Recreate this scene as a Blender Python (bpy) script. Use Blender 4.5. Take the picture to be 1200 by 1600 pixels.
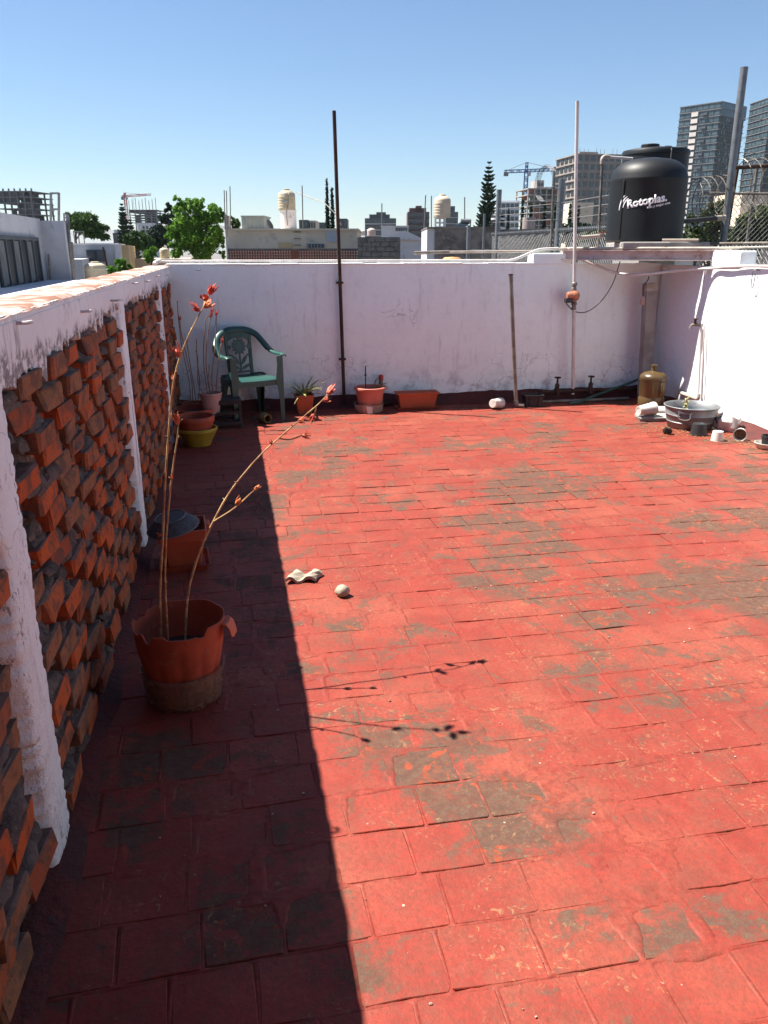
import bpy, math, random
import numpy as np
from mathutils import Vector, Matrix

for o in list(bpy.data.objects):
    bpy.data.objects.remove(o)
random.seed(7)
rng = np.random.default_rng(11)
scene = bpy.context.scene
col = scene.collection
R_ = math.radians

# ------------------------------------------------------------------ camera
FPX = 1220.0                                   # focal length in pixels of a 1600 px tall frame
PITCH = math.atan(410 / FPX)                   # looking down
YAW = math.atan(248 / math.hypot(FPX, 410))    # turned right of the left wall's direction (+Y)
EYE = 1.6
cam = bpy.data.cameras.new('camera')
cam.sensor_fit = 'VERTICAL'
cam.sensor_height = 36.0
cam.sensor_width = 36.0
cam.lens = 36.0 * FPX / 1600.0
cam.clip_start = 0.05
cam.clip_end = 20000
cam_o = bpy.data.objects.new('camera', cam)
col.objects.link(cam_o)
cam_o.location = (0, 0, EYE)
cam_o.rotation_euler = (math.pi / 2 - PITCH, 0, -YAW)
scene.camera = cam_o

# ------------------------------------------------------------------ sky, sun, exposure
SUN = Vector((-.515, .27, 1.0)).normalized()   # direction towards the sun
sun_el = math.asin(SUN.z)
sun_az = math.atan2(SUN.x, SUN.y)
world = bpy.data.worlds.new('World')
scene.world = world
world.use_nodes = True
wn = world.node_tree.nodes
wn.clear()
wo = wn.new('ShaderNodeOutputWorld')
wb = wn.new('ShaderNodeBackground')
sk = wn.new('ShaderNodeTexSky')
sk.sky_type = 'NISHITA'
sk.sun_disc = False
sk.sun_elevation = sun_el
sk.sun_rotation = sun_az
sk.altitude = 0
sk.air_density = 1.0
sk.dust_density = .25
sk.ozone_density = 5.5
wb.inputs['Strength'].default_value = .050
world.node_tree.links.new(sk.outputs[0], wb.inputs[0])
world.node_tree.links.new(wb.outputs[0], wo.inputs[0])
sun = bpy.data.lights.new('sun', 'SUN')
sun.energy = 5.0
sun.angle = R_(.53)
sun.color = (1.0, .95, .87)
sun_o = bpy.data.objects.new('sun', sun)
col.objects.link(sun_o)
sun_o.rotation_euler = SUN.to_track_quat('Z', 'Y').to_euler()
scene.view_settings.view_transform = 'Standard'
scene.view_settings.look = 'None'
scene.view_settings.gamma = 1.0
scene.view_settings.use_curve_mapping = False
scene.view_settings.exposure = 1.54
scene.render.engine = 'CYCLES'
scene.cycles.max_bounces = 7
scene.cycles.diffuse_bounces = 3
scene.cycles.glossy_bounces = 2
scene.cycles.caustics_reflective = False
scene.cycles.caustics_refractive = False

# ------------------------------------------------------------------ measuring: photograph -> place
_c, _s, _cp, _sp = math.cos(PITCH), math.sin(PITCH), math.cos(YAW), math.sin(YAW)

def ray(x, y):
    v = 800 - y
    u = v * _c - FPX * _s
    f = FPX * _c + v * _s
    l = x - 600
    return Vector((l * _cp + f * _sp, f * _cp - l * _sp, u))

def fl(x, y, z=0.0):
    r = ray(x, y)
    return Vector((0, 0, EYE)) + r * ((z - EYE) / r.z)

def aY(x, y, Y):
    r = ray(x, y)
    return Vector((0, 0, EYE)) + r * (Y / r.y)

def aX(x, y, X):
    r = ray(x, y)
    return Vector((0, 0, EYE)) + r * (X / r.x)

def H(x, y, D):
    """point at distance D along the viewing heading"""
    r = ray(x, y)
    f = r.x * _sp + r.y * _cp
    return Vector((0, 0, EYE)) + r * (D / f)

# ------------------------------------------------------------------ helpers
class MB:
    def __init__(self):
        self.v, self.f, self.u, self.n = [], [], [], 0

    def add(self, vs, fs, uv=None):
        k = self.n
        self.v.extend([tuple(p) for p in vs])
        self.f.extend([tuple(i + k for i in q) for q in fs])
        self.u.extend([uv] * len(fs))
        self.n += len(vs)
        return self

    def box(self, c, s, rz=0.0, M=None, uv=None):
        hx, hy, hz = s[0] / 2, s[1] / 2, s[2] / 2
        P = [Vector((x, y, z)) for z in (-hz, hz) for y in (-hy, hy) for x in (-hx, hx)]
        if M is None:
            M = Matrix.Rotation(rz, 3, 'Z')
        c = Vector(c)
        P = [c + M @ p for p in P]
        self.add(P, [(0, 2, 3, 1), (4, 5, 7, 6), (0, 1, 5, 4), (2, 6, 7, 3), (0, 4, 6, 2), (1, 3, 7, 5)], uv)
        return self

    def bar(self, a, b, w, h=None, up=(0, 0, 1)):
        """square bar from a to b"""
        a, b = Vector(a), Vector(b)
        h = h or w
        d = (b - a)
        L = d.length
        d.normalize()
        u = Vector(up)
        if abs(d.dot(u)) > .95:
            u = Vector((1, 0, 0))
        sx = d.cross(u).normalized()
        sz = sx.cross(d).normalized()
        M = Matrix((sx, d, sz)).transposed()
        return self.box((a + b) / 2, (w, L, h), M=M)

    def tube(self, pts, r, n=8, cap=True, sq=None):
        pts = [Vector(p) for p in pts]
        m = len(pts)
        rs = r if isinstance(r, (list, tuple)) else [r] * m
        t0 = (pts[1] - pts[0]).normalized()
        ref = Vector((0, 0, 1)) if abs(t0.z) < .9 else Vector((1, 0, 0))
        nx = t0.cross(ref).normalized()
        vs, fs = [], []
        for i in range(m):
            if i == 0:
                t = pts[1] - pts[0]
            elif i == m - 1:
                t = pts[-1] - pts[-2]
            else:
                t = (pts[i + 1] - pts[i]).normalized() + (pts[i] - pts[i - 1]).normalized()
            t.normalize()
            nx = (nx - t * nx.dot(t))
            if nx.length < 1e-6:
                nx = t.orthogonal()
            nx.normalize()
            ny = t.cross(nx)
            for k in range(n):
                a = 2 * math.pi * k / n
                ca, sa = math.cos(a), math.sin(a)
                if sq:
                    ca *= sq[0]
                    sa *= sq[1]
                vs.append(pts[i] + (nx * ca + ny * sa) * rs[i])
        for i in range(m - 1):
            for k in range(n):
                a = i * n + k
                b = i * n + (k + 1) % n
                fs.append((a, b, b + n, a + n))
        if cap:
            fs.append(tuple(range(n))[::-1])
            fs.append(tuple(range((m - 1) * n, m * n)))
        return self.add(vs, fs)

    def lathe(self, prof, n=24, c=(0, 0, 0), M=None, rfun=None):
        """profile of (r, z); r = 0 closes to a point"""
        c = Vector(c)
        vs, fs, rings = [], [], []
        for j, (r, z) in enumerate(prof):
            if r <= 1e-6:
                rings.append([len(vs)])
                vs.append(Vector((0, 0, z)))
            else:
                ring = []
                for k in range(n):
                    a = 2 * math.pi * k / n
                    rr = r * (rfun(j, a) if rfun else 1)
                    ring.append(len(vs))
                    vs.append(Vector((rr * math.cos(a), rr * math.sin(a), z)))
                rings.append(ring)
        for a, b in zip(rings[:-1], rings[1:]):
            if len(a) == 1 and len(b) == 1:
                continue
            for k in range(n):
                k2 = (k + 1) % n
                if len(a) == 1:
                    fs.append((a[0], b[k2], b[k]))
                elif len(b) == 1:
                    fs.append((a[k], a[k2], b[0]))
                else:
                    fs.append((a[k], a[k2], b[k2], b[k]))
        if M is not None:
            vs = [M @ p for p in vs]
        return self.add([c + p for p in vs], fs)

    def prism(self, poly, t, M=None, c=(0, 0, 0)):
        """flat polygon (x, y) extruded by t along local z, then M"""
        n = len(poly)
        vs = [Vector((x, y, 0)) for x, y in poly] + [Vector((x, y, t)) for x, y in poly]
        fs = [tuple(range(n))[::-1], tuple(range(n, 2 * n))]
        for k in range(n):
            k2 = (k + 1) % n
            fs.append((k, k2, k2 + n, k + n))
        if M is not None:
            vs = [M @ p for p in vs]
        c = Vector(c)
        return self.add([c + p for p in vs], fs)

    def mesh(self, name, smooth=False):
        me = bpy.data.meshes.new(name)
        me.from_pydata(self.v, [], self.f)
        if any(u is not None for u in self.u):
            uvl = me.uv_layers.new(name='rand')
            for p in me.polygons:
                u = self.u[p.index] or (.5, .5)
                for li in p.loop_indices:
                    uvl.data[li].uv = u
        if smooth:
            me.polygons.foreach_set('use_smooth', [True] * len(me.polygons))
        me.update()
        return me

    def build(self, name, mat, parent=None, smooth=False, bevel=0.0, angle=None):
        me = self.mesh(name, smooth)
        me.materials.append(mat)
        o = link(name, me, parent)
        if smooth:
            try:
                me.set_sharp_from_angle(angle=R_(angle or 38))
            except Exception:
                pass
        if bevel:
            b = o.modifiers.new('bevel', 'BEVEL')
            b.width = bevel
            b.segments = 2
            b.limit_method = 'ANGLE'
        return o

def link(name, data, parent=None):
    o = bpy.data.objects.new(name, data)
    col.objects.link(o)
    if parent is not None:
        o.parent = parent
    return o

def np_mesh(name, V, Fq, mat, parent=None, smooth=False, uv=None):
    """numpy verts (n,3) and quads/tris (m,k)"""
    me = bpy.data.meshes.new(name)
    V = np.asarray(V, dtype=np.float32)
    Fq = np.asarray(Fq, dtype=np.int32)
    k = Fq.shape[1]
    me.vertices.add(len(V))
    me.vertices.foreach_set('co', V.ravel())
    me.loops.add(Fq.size)
    me.loops.foreach_set('vertex_index', Fq.ravel())
    me.polygons.add(len(Fq))
    me.polygons.foreach_set('loop_start', np.arange(0, Fq.size, k, dtype=np.int32))
    me.polygons.foreach_set('loop_total', np.full(len(Fq), k, dtype=np.int32))
    if uv is not None:
        l = me.uv_layers.new(name='rand')
        l.data.foreach_set('uv', np.repeat(np.asarray(uv, dtype=np.float32), k, axis=0).ravel())
    me.update(calc_edges=True)
    me.polygons.foreach_set('use_smooth', np.full(len(Fq), smooth))
    me.materials.append(mat)
    return link(name, me, parent)

def tag(o, label=None, cat=None, group=None, kind=None):
    if label:
        o['label'] = label
    if cat:
        o['category'] = cat
    if group:
        o['group'] = group
    if kind:
        o['kind'] = kind
    return o

def thing(name, label, cat, loc=(0, 0, 0), rz=0.0, group=None):
    o = bpy.data.objects.new(name, None)
    o.empty_display_size = .1
    col.objects.link(o)
    o.location = loc
    o.rotation_euler = (0, 0, rz)
    return tag(o, label, cat, group)

def inst(src, parent, loc=(0, 0, 0), rot=(0, 0, 0), scale=(1, 1, 1)):
    o = src.copy()
    col.objects.link(o)
    o.parent = parent
    o.location = loc
    o.rotation_euler = rot
    o.scale = scale
    return o

def smoothpts(pts, n=6):
    """Catmull-Rom through points"""
    P = [Vector(p) for p in pts]
    P = [P[0] * 2 - P[1]] + P + [P[-1] * 2 - P[-2]]
    out = []
    for i in range(1, len(P) - 2):
        a, b, c, d = P[i - 1], P[i], P[i + 1], P[i + 2]
        for k in range(n):
            t = k / n
            out.append(.5 * ((2 * b) + (c - a) * t + (2 * a - 5 * b + 4 * c - d) * t * t + (3 * b - a - 3 * c + d) * t ** 3))
    out.append(P[-2])
    return out

# value noise for shaping geometry
_tab = rng.random((64, 64, 64)).astype(np.float32)

def vnoise(x, y, z=0.0):
    x, y, z = np.broadcast_arrays(np.asarray(x, float), np.asarray(y, float), np.asarray(z, float))
    i, j, k = np.floor(x).astype(int), np.floor(y).astype(int), np.floor(z).astype(int)
    fx, fy, fz = x - i, y - j, z - k
    fx, fy, fz = [q * q * (3 - 2 * q) for q in (fx, fy, fz)]
    g = lambda a, b, c: _tab[(i + a) % 64, (j + b) % 64, (k + c) % 64]
    l = lambda a, b, t: a + (b - a) * t
    return l(l(l(g(0, 0, 0), g(1, 0, 0), fx), l(g(0, 1, 0), g(1, 1, 0), fx), fy),
             l(l(g(0, 0, 1), g(1, 0, 1), fx), l(g(0, 1, 1), g(1, 1, 1), fx), fy), fz)

def fbm(x, y, z=0.0, o=4):
    s, a, t = 0, .5, 0
    for k in range(o):
        s = s + a * vnoise(np.asarray(x) * 2 ** k + 7.3 * k, np.asarray(y) * 2 ** k + 3.1 * k, np.asarray(z) * 2 ** k)
        t += a
        a *= .5
    return s / t

# ------------------------------------------------------------------ materials
class NT:
    def __init__(self, name):
        m = bpy.data.materials.new(name)
        m.use_nodes = True
        self.m, self.t = m, m.node_tree
        self.t.nodes.clear()
        self.out = self.n('ShaderNodeOutputMaterial')
        self.p = self.n('ShaderNodeBsdfPrincipled')
        self.l(self.p.outputs[0], self.out.inputs[0])

    def n(self, k, **kw):
        x = self.t.nodes.new(k)
        for a, b in kw.items():
            setattr(x, a, b)
        return x

    def l(self, a, b):
        self.t.links.new(a, b)

    def set(self, sock, v):
        if hasattr(v, 'is_output') or hasattr(v, 'links'):
            self.l(v, sock)
        else:
            sock.default_value = v

    def coord(self, world=False, scale=None):
        if world:
            c = self.n('ShaderNodeNewGeometry').outputs['Position']
        else:
            c = self.n('ShaderNodeTexCoord').outputs['Object']
        if scale:
            mp = self.n('ShaderNodeMapping')
            mp.inputs['Scale'].default_value = scale
            self.l(c, mp.inputs[0])
            c = mp.outputs[0]
        return c

    def noise(self, c, scale, detail=4, rough=.55, dist=0.0):
        x = self.n('ShaderNodeTexNoise')
        x.inputs['Scale'].default_value = scale
        x.inputs['Detail'].default_value = detail
        x.inputs['Roughness'].default_value = rough
        x.inputs['Distortion'].default_value = dist
        self.l(c, x.inputs['Vector'])
        return x.outputs[0]

    def ramp(self, f, a, b, lo=0.0, hi=1.0):
        x = self.n('ShaderNodeMapRange')
        x.interpolation_type = 'SMOOTHSTEP'
        self.set(x.inputs[0], f)
        x.inputs[1].default_value = a
        x.inputs[2].default_value = b
        x.inputs[3].default_value = lo
        x.inputs[4].default_value = hi
        return x.outputs[0]

    def math(self, op, a, b=0.0):
        x = self.n('ShaderNodeMath', operation=op)
        self.set(x.inputs[0], a)
        self.set(x.inputs[1], b)
        return x.outputs[0]

    def mix(self, f, a, b):
        x = self.n('ShaderNodeMix', data_type='RGBA')
        self.set(x.inputs[0], f)
        for s, v in ((x.inputs[6], a), (x.inputs[7], b)):
            if isinstance(v, tuple) and len(v) == 3:
                v = v + (1,)
            self.set(s, v)
        return x.outputs[2]

    def tint(self, k, c):
        x = self.n('ShaderNodeMix', data_type='RGBA', blend_type='MULTIPLY')
        x.inputs[0].default_value = 1.0
        self.set(x.inputs[6], k)
        self.set(x.inputs[7], tuple(c) + (1,))
        return x.outputs[2]

    def bump(self, h, strength=.3, dist=.01, prev=None):
        x = self.n('ShaderNodeBump')
        x.inputs['Strength'].default_value = strength
        x.inputs['Distance'].default_value = dist
        self.l(h, x.inputs['Height'])
        if prev is not None:
            self.l(prev, x.inputs['Normal'])
        return x.outputs[0]

    def done(self, color, rough=.7, normal=None, metal=0.0, spec=.3):
        if isinstance(color, tuple) and len(color) == 3:
            color = color + (1,)
        self.set(self.p.inputs['Base Color'], color)
        self.set(self.p.inputs['Roughness'], rough)
        self.p.inputs['Metallic'].default_value = metal
        self.p.inputs['Specular IOR Level'].default_value = spec
        if normal is not None:
            self.l(normal, self.p.inputs['Normal'])
        return self.m

def M2(name, a, b, scale=6.0, rough=.7, bump=.2, bscale=60.0, metal=0.0, spec=.3, lo=.4, hi=.62, world=False, bdist=.004, dirt=None, stretch=None):
    t = NT(name)
    c = t.coord(world, stretch)
    f = t.ramp(t.noise(c, scale, 6, .62), lo, hi)
    k = t.mix(f, a, b)
    if dirt:
        k = t.mix(t.ramp(t.noise(c, scale * 2.7, 5, .7), .56, .7, 0, .8), k, dirt)
    nm = t.bump(t.noise(c, bscale, 4, .6), bump, bdist) if bump else None
    return t.done(k, rough, nm, metal, spec)

def floor_paint(name, mortar=False):
    t = NT(name)
    c = t.coord(True)
    uvn = t.n('ShaderNodeUVMap', uv_map='rand')
    sep = t.n('ShaderNodeSeparateXYZ')
    t.l(uvn.outputs[0], sep.inputs[0])
    rnd = sep.outputs[0] if not mortar else .5
    rnd2 = sep.outputs[1] if not mortar else .5
    big = t.noise(c, .9, 3, .6, .5)
    med = t.noise(c, 4.2, 5, .68, .4)
    fine = t.noise(c, 30, 4, .7)
    grit = t.noise(c, 190, 2, .6)
    # paint: fresh red, faded pink red, darker red
    paint = t.mix(t.ramp(med, .36, .66), (.35, .056, .040), (.275, .038, .029))
    paint = t.mix(t.ramp(t.noise(c, 1.7, 3, .6), .46, .66, 0, .7), paint, (.40, .110, .074))
    paint = t.mix(t.ramp(t.noise(c, 11, 4, .7), .5, .68, 0, .55), paint, (.30, .085, .062))
    paint = t.mix(t.math('MULTIPLY', rnd2, .40), paint, (.26, .042, .031))
    # bare, weathered brick
    bare = t.mix(t.ramp(fine, .38, .62), (.088, .068, .056), (.140, .104, .080))
    bare = t.mix(t.ramp(grit, .42, .65, 0, .5), bare, (.085, .055, .04))
    w = t.math('ADD', t.math('MULTIPLY', big, .5), t.math('MULTIPLY', med, .5))
    w = t.math('ADD', w, t.math('MULTIPLY', t.math('SUBTRACT', rnd, .5), .060))
    w = t.math('ADD', w, t.math('MULTIPLY', t.math('SUBTRACT', fine, .5), .22))
    # two old damp stains by the right wall
    sx = t.n('ShaderNodeSeparateXYZ')
    t.l(c, sx.inputs[0])
    for (px, py, rx, ry, amt) in ((2.95, 4.05, .80, .45, .16), (2.45, 3.25, .50, .45, .15), (.66, 2.16, .40, .32, .13), (.80, 1.78, .36, .26, .13), (.40, 2.35, .25, .25, .08), (.65, 5.7, .6, .45, .09), (2.0, 5.1, .7, .45, .09), (2.2, 6.4, .8, .3, .07), (1.05, 1.35, .5, .14, .08), (.2, 4.4, .45, .8, .06), (1.6, 4.3, .6, .5, .06)):
        dx = t.math('DIVIDE', t.math('SUBTRACT', sx.outputs[0], px), rx)
        dy = t.math('DIVIDE', t.math('SUBTRACT', sx.outputs[1], py), ry)
        d = t.math('SQRT', t.math('ADD', t.math('MULTIPLY', dx, dx), t.math('MULTIPLY', dy, dy)))
        w = t.math('ADD', w, t.math('MULTIPLY', t.ramp(d, 1.25, .2), amt))
    wm = t.ramp(w, .518, .585) if not mortar else t.ramp(w, .54, .66)
    k = t.mix(t.math('MULTIPLY', wm, .92), paint, bare)
    # orange flakes of an older coat inside the worn areas
    fl_ = t.math('MULTIPLY', t.ramp(t.noise(c, 13, 3, .5, .8), .60, .64), t.ramp(w, .54, .60))
    k = t.mix(t.math('MULTIPLY', fl_, .8), k, (.42, .075, .033))
    # pale lime scrapes
    sc = t.math('MULTIPLY', t.ramp(t.noise(c, 34, 4, .75, 1.2), .57, .64), t.ramp(t.noise(c, 2.3, 3, .6), .48, .62))
    k = t.mix(t.math('MULTIPLY', sc, .75), k, (.40, .235, .13))
    # white specks
    vo = t.n('ShaderNodeTexVoronoi')
    vo.inputs['Scale'].default_value = 21
    t.l(c, vo.inputs['Vector'])
    sp = t.math('MULTIPLY', t.ramp(vo.outputs['Distance'], .10, .055), t.ramp(t.noise(c, 8, 3, .5), .60, .66))
    k = t.mix(sp, k, (.72, .62, .55))
    if mortar:
        k = t.mix(t.ramp(fine, .45, .62, 0, .55), k, (.20, .024, .018))
    k = t.mix(t.ramp(t.noise(c, 6.5, 5, .75), .44, .70, 0, .50), k, (.17, .070, .050))
    k = t.mix(t.ramp(t.noise(c, 70, 3, .75), .40, .66, 0, .50), k, (.17, .050, .036))
    k = t.tint(k, (.73, .70, .62))
    n0 = t.bump(t.noise(c, 9, 4, .6), .5, .010)
    n1 = t.bump(fine, .6, .005, n0)
    n2 = t.bump(grit, .35, .0015, n1)
    n3 = t.bump(wm, -.25, .002, n2)
    return t.done(k, t.ramp(wm, 0, 1, .62, .9), n3, 0, .22)

def plaster(name, base, base2, dirt, streak=0.0, crack=1.0, lowdirt=0.0, edge=0.0, rough=.003, fleck=0.0):
    t = NT(name)
    c = t.coord(True)
    k = t.mix(t.ramp(t.noise(c, 1.4, 6, .6), .35, .68), base, base2)
    k = t.mix(t.ramp(t.noise(c, 9, 6, .7), .5, .75, 0, .35), k, dirt)
    sx = t.n('ShaderNodeSeparateXYZ')
    t.l(c, sx.inputs[0])
    if lowdirt:
        g = t.math('MULTIPLY', t.ramp(sx.outputs[2], .55, .08), t.ramp(t.noise(c, 7, 7, .7), .46, .68))
        k = t.mix(t.math('MULTIPLY', g, lowdirt), k, (.16, .14, .15))
    if streak:
        cs = t.coord(True, (9, 9, 1.1))
        st = t.math('MULTIPLY', t.ramp(t.noise(cs, 1.6, 6, .75), .53, .66), t.ramp(t.noise(c, 1.9, 4, .6), .42, .6))
        k = t.mix(t.math('MULTIPLY', st, streak), k, (.05, .04, .038))
    if edge:
        # mould creeping up from the broken lower edge and down from the top
        cs = t.coord(True, (1, 1, .35))
        ez = t.math('ADD', sx.outputs[2], t.math('MULTIPLY', t.math('SUBTRACT', t.noise(cs, 9, 4, .7), .5), .22))
        e1 = t.math('MULTIPLY', t.ramp(ez, 1.355, 1.315), t.ramp(t.noise(c, 22, 5, .75), .42, .56))
        e2 = t.math('MULTIPLY', t.ramp(ez, 1.425, 1.46), t.ramp(t.noise(cs, 16, 5, .75), .50, .60))
        k = t.mix(t.math('MULTIPLY', t.math('MAXIMUM', e1, e2), edge), k, (.045, .036, .034))
    if fleck:
        cf = t.coord(True, (1, 1, .4))
        ff = t.math('MULTIPLY', t.ramp(t.noise(cf, 75, 4, .75), .55, .62), t.ramp(t.noise(cf, 7, 4, .6), .47, .60))
        k = t.mix(t.math('MULTIPLY', ff, fleck), k, (.07, .06, .06))
    # hairline cracks
    wv = t.n('ShaderNodeVectorMath', operation='ADD')
    nz = t.n('ShaderNodeTexNoise')
    nz.inputs['Scale'].default_value = 3.0
    nz.inputs['Detail'].default_value = 6
    t.l(c, nz.inputs['Vector'])
    scl = t.n('ShaderNodeVectorMath', operation='SCALE')
    scl.inputs['Scale'].default_value = .55
    t.l(nz.outputs['Color'], scl.inputs[0])
    t.l(c, wv.inputs[0])
    t.l(scl.outputs[0], wv.inputs[1])
    vo = t.n('ShaderNodeTexVoronoi', feature='DISTANCE_TO_EDGE')
    vo.inputs['Scale'].default_value = 4.2
    t.l(wv.outputs[0], vo.inputs['Vector'])
    low = t.ramp(sx.outputs[2], .75, .25)
    msk = t.math('MAXIMUM', t.math('MULTIPLY', low, t.ramp(t.noise(c, 1.3, 3, .5), .44, .56)), t.ramp(t.noise(c, .9, 3, .5), .60, .66))
    cr = t.math('MULTIPLY', t.ramp(vo.outputs['Distance'], .016, .003), msk)
    k = t.mix(t.math('MULTIPLY', cr, .72 * crack), k, (.13, .11, .12))
    nb = t.bump(t.noise(c, 95 if rough > .004 else 120, 4, .6), .5 if rough < .004 else .9, rough)
    nb = t.bump(t.noise(c, 14, 5, .6), .35, .012, nb)
    nb = t.bump(cr, -.5, .004, nb)
    return t.done(k, .85, nb, 0, .15)

def brick_mat(name):
    t = NT(name)
    c = t.coord(True)
    uvn = t.n('ShaderNodeUVMap', uv_map='rand')
    sep = t.n('ShaderNodeSeparateXYZ')
    t.l(uvn.outputs[0], sep.inputs[0])
    k = t.mix(t.ramp(sep.outputs[0], .30, .75), (.46, .105, .032), (.27, .125, .065))
    k = t.mix(t.ramp(sep.outputs[1], .55, 1, 0, .6), k, (.30, .055, .026))
    k = t.mix(t.ramp(t.noise(c, 9, 6, .7), .52, .72, 0, .6), k, (.24, .14, .085))
    geo = t.n('ShaderNodeNewGeometry')
    sn = t.n('ShaderNodeSeparateXYZ')
    t.l(geo.outputs['Normal'], sn.inputs[0])
    # mortar slopped over the beds
    top = t.math('MULTIPLY', t.ramp(sn.outputs[2], .5, .8), .8)
    k = t.mix(top, k, (.16, .12, .10))
    k = t.mix(t.ramp(t.noise(c, 45, 4, .75), .56, .70, 0, .85), k, (.07, .048, .04))
    gl = t.math('MULTIPLY', t.ramp(t.noise(c, 13, 4, .7), .46, .60), .72)
    k = t.mix(gl, k, (.10, .070, .055))
    nb = t.bump(t.noise(c, 70, 5, .65), .6, .006)
    return t.done(k, .9, nb, 0, .12)

m_floor = floor_paint('red_floor_paint')
m_joint = floor_paint('red_painted_mortar', True)
m_skirt = M2('red_painted_skirting', (.085, .017, .014), (.06, .015, .013), 4, .8, .5, 45, world=True, dirt=(.10, .06, .05))
m_wall = plaster('whitewashed_plaster', (.80, .90, .89), (.76, .85, .84), (.58, .62, .62), .16, .8, .6)
m_wallr = plaster('bright_whitewash', (.80, .83, .83), (.77, .79, .79), (.60, .58, .58), 0, .35, .25, 0, .007)
m_band = plaster('stained_whitewash', (.78, .83, .83), (.73, .77, .77), (.46, .41, .41), .75, .5, 0, .7)
m_pil = plaster('brushed_whitewash', (.80, .87, .87), (.76, .82, .82), (.55, .52, .53), .6, .4, .3, 0, .004, .85)
m_brick = brick_mat('clay_brick')
m_mort = M2('rough_mortar', (.125, .10, .085), (.075, .06, .053), 14, .95, .8, 70, world=True, bdist=.01, dirt=(.22, .185, .155))
m_cop = M2('worn_clay_coping', (.23, .105, .065), (.46, .37, .33), 5, .9, .6, 40, world=True, dirt=(.13, .06, .035))
m_conc = M2('grey_concrete', (.30, .285, .265), (.22, .205, .19), 5, .9, .5, 60, world=True, dirt=(.20, .18, .16))
m_rust = M2('rusty_iron', (.055, .034, .028), (.085, .046, .034), 12, .75, .4, 90, .5)
m_galv = M2('galvanised_steel', (.20, .205, .215), (.15, .155, .16), 9, .5, .15, 90, .5)
m_galvd = M2('dull_galvanised_pipe', (.24, .22, .195), (.16, .13, .105), 7, .6, .2, 80, .45)
m_pvc = M2('white_pvc', (.60, .56, .54), (.50, .45, .42), 5, .45, .05, 60)
m_pvcold = M2('weathered_pvc', (.42, .37, .32), (.31, .26, .21), 6, .6, .2, 60)
m_black = M2('black_plastic', (.022, .022, .024), (.035, .035, .037), 4, .5, .05, 60)
m_tank = M2('black_polyethylene', (.008, .009, .010), (.012, .013, .014), 2.2, .5, .08, 30, spec=.32)
m_white = M2('white_print', (.82, .82, .82), (.74, .74, .75), 8, .6, 0, 60)
m_terra = M2('terracotta_plastic', (.46, .105, .048), (.37, .085, .040), 5, .55, .12, 50)
m_terra_d = M2('old_terracotta_plastic', (.40, .085, .042), (.30, .065, .034), 7, .6, .2, 60, dirt=(.30, .16, .11))
m_yellow = M2('yellow_green_plastic', (.42, .32, .035), (.34, .25, .03), 6, .5, .1, 60)
m_green = M2('green_moulded_plastic', (.016, .070, .060), (.012, .055, .047), 3, .42, .05, 90, spec=.45)
m_soil = M2('dry_soil', (.060, .040, .030), (.035, .024, .018), 25, .95, .9, 120, bdist=.01)
m_dish = M2('clouded_clear_plastic', (.36, .31, .27), (.25, .20, .17), 7, .5, .15, 60)
m_pale = M2('faded_pinkish_plastic', (.48, .30, .26), (.40, .25, .22), 6, .6, .1, 60)
m_cup = M2('white_plastic', (.60, .57, .52), (.52, .47, .41), 9, .5, .1, 60)
m_zinc = M2('galvanised_tub_zinc', (.22, .225, .23), (.16, .165, .17), 5, .5, .2, 40, .45)
m_stem = M2('dry_stem', (.50, .32, .15), (.30, .15, .07), 30, .8, .4, 120)
m_stemd = M2('dry_dark_stem', (.20, .11, .06), (.28, .17, .09), 30, .8, .4, 120)
m_petal = M2('dried_red_calyx', (.42, .060, .045), (.55, .14, .06), 22, .65, .2, 90)
m_petal2 = M2('dried_orange_calyx', (.62, .20, .06), (.50, .10, .05), 22, .65, .2, 90)
m_cream = M2('cream_polyethylene', (.48, .41, .29), (.40, .34, .24), 4, .5, .1, 40)

# ================================================================== the terrace
WL, WR, WB = -.577, 4.68, 8.22          # inner faces of the left, right and back wall
GZ = -6.6                               # street level
Y0 = -2.6                               # terrace behind the camera

# ground and the house under the terrace
g = MB()
g.add([(-6000, -3000, GZ), (6000, -3000, GZ), (6000, 9000, GZ), (-6000, 9000, GZ)], [(0, 1, 2, 3)])
m_ground = M2('dusty_street_ground', (.17, .15, .13), (.11, .105, .10), .02, .95, 0, 60, world=True)
tag(g.build('ground', m_ground), kind='structure')
b = MB()
b.box(((WL + WR) / 2, (Y0 + WB) / 2, (GZ - .16) / 2), (WR - WL + .26, WB - Y0 + .2, -GZ - .16))
tag(b.build('house_below', m_conc), 'plain concrete house body carrying the terrace', None, None, 'structure')

# ---- floor: mortar bed with tiles in courses
RH, TW = .180, .213
rows = []
r0 = int(math.floor(Y0 / RH))
r1 = int(math.ceil(WB / RH))
lr = random.Random(5)
tiles = []           # (x, y, w, h, yaw)
rowdef = {}
for r in range(r0, r1 + 1):
    y = r * RH
    x = WL - .1 - lr.random() * TW + (0 if r % 2 else TW * .5)
    xs = [x]
    while x < WR + .1:
        x += TW * lr.uniform(.86, 1.14)
        xs.append(x)
    rowdef[r] = np.array(xs)
    for a, b_ in zip(xs[:-1], xs[1:]):
        tiles.append((r, (a + b_) / 2, b_ - a))

def wob(x):          # courses are not quite straight
    return .016 * math.sin(x * 1.3 + .4) + .008 * math.sin(x * 3.1 + 1.0)

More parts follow.
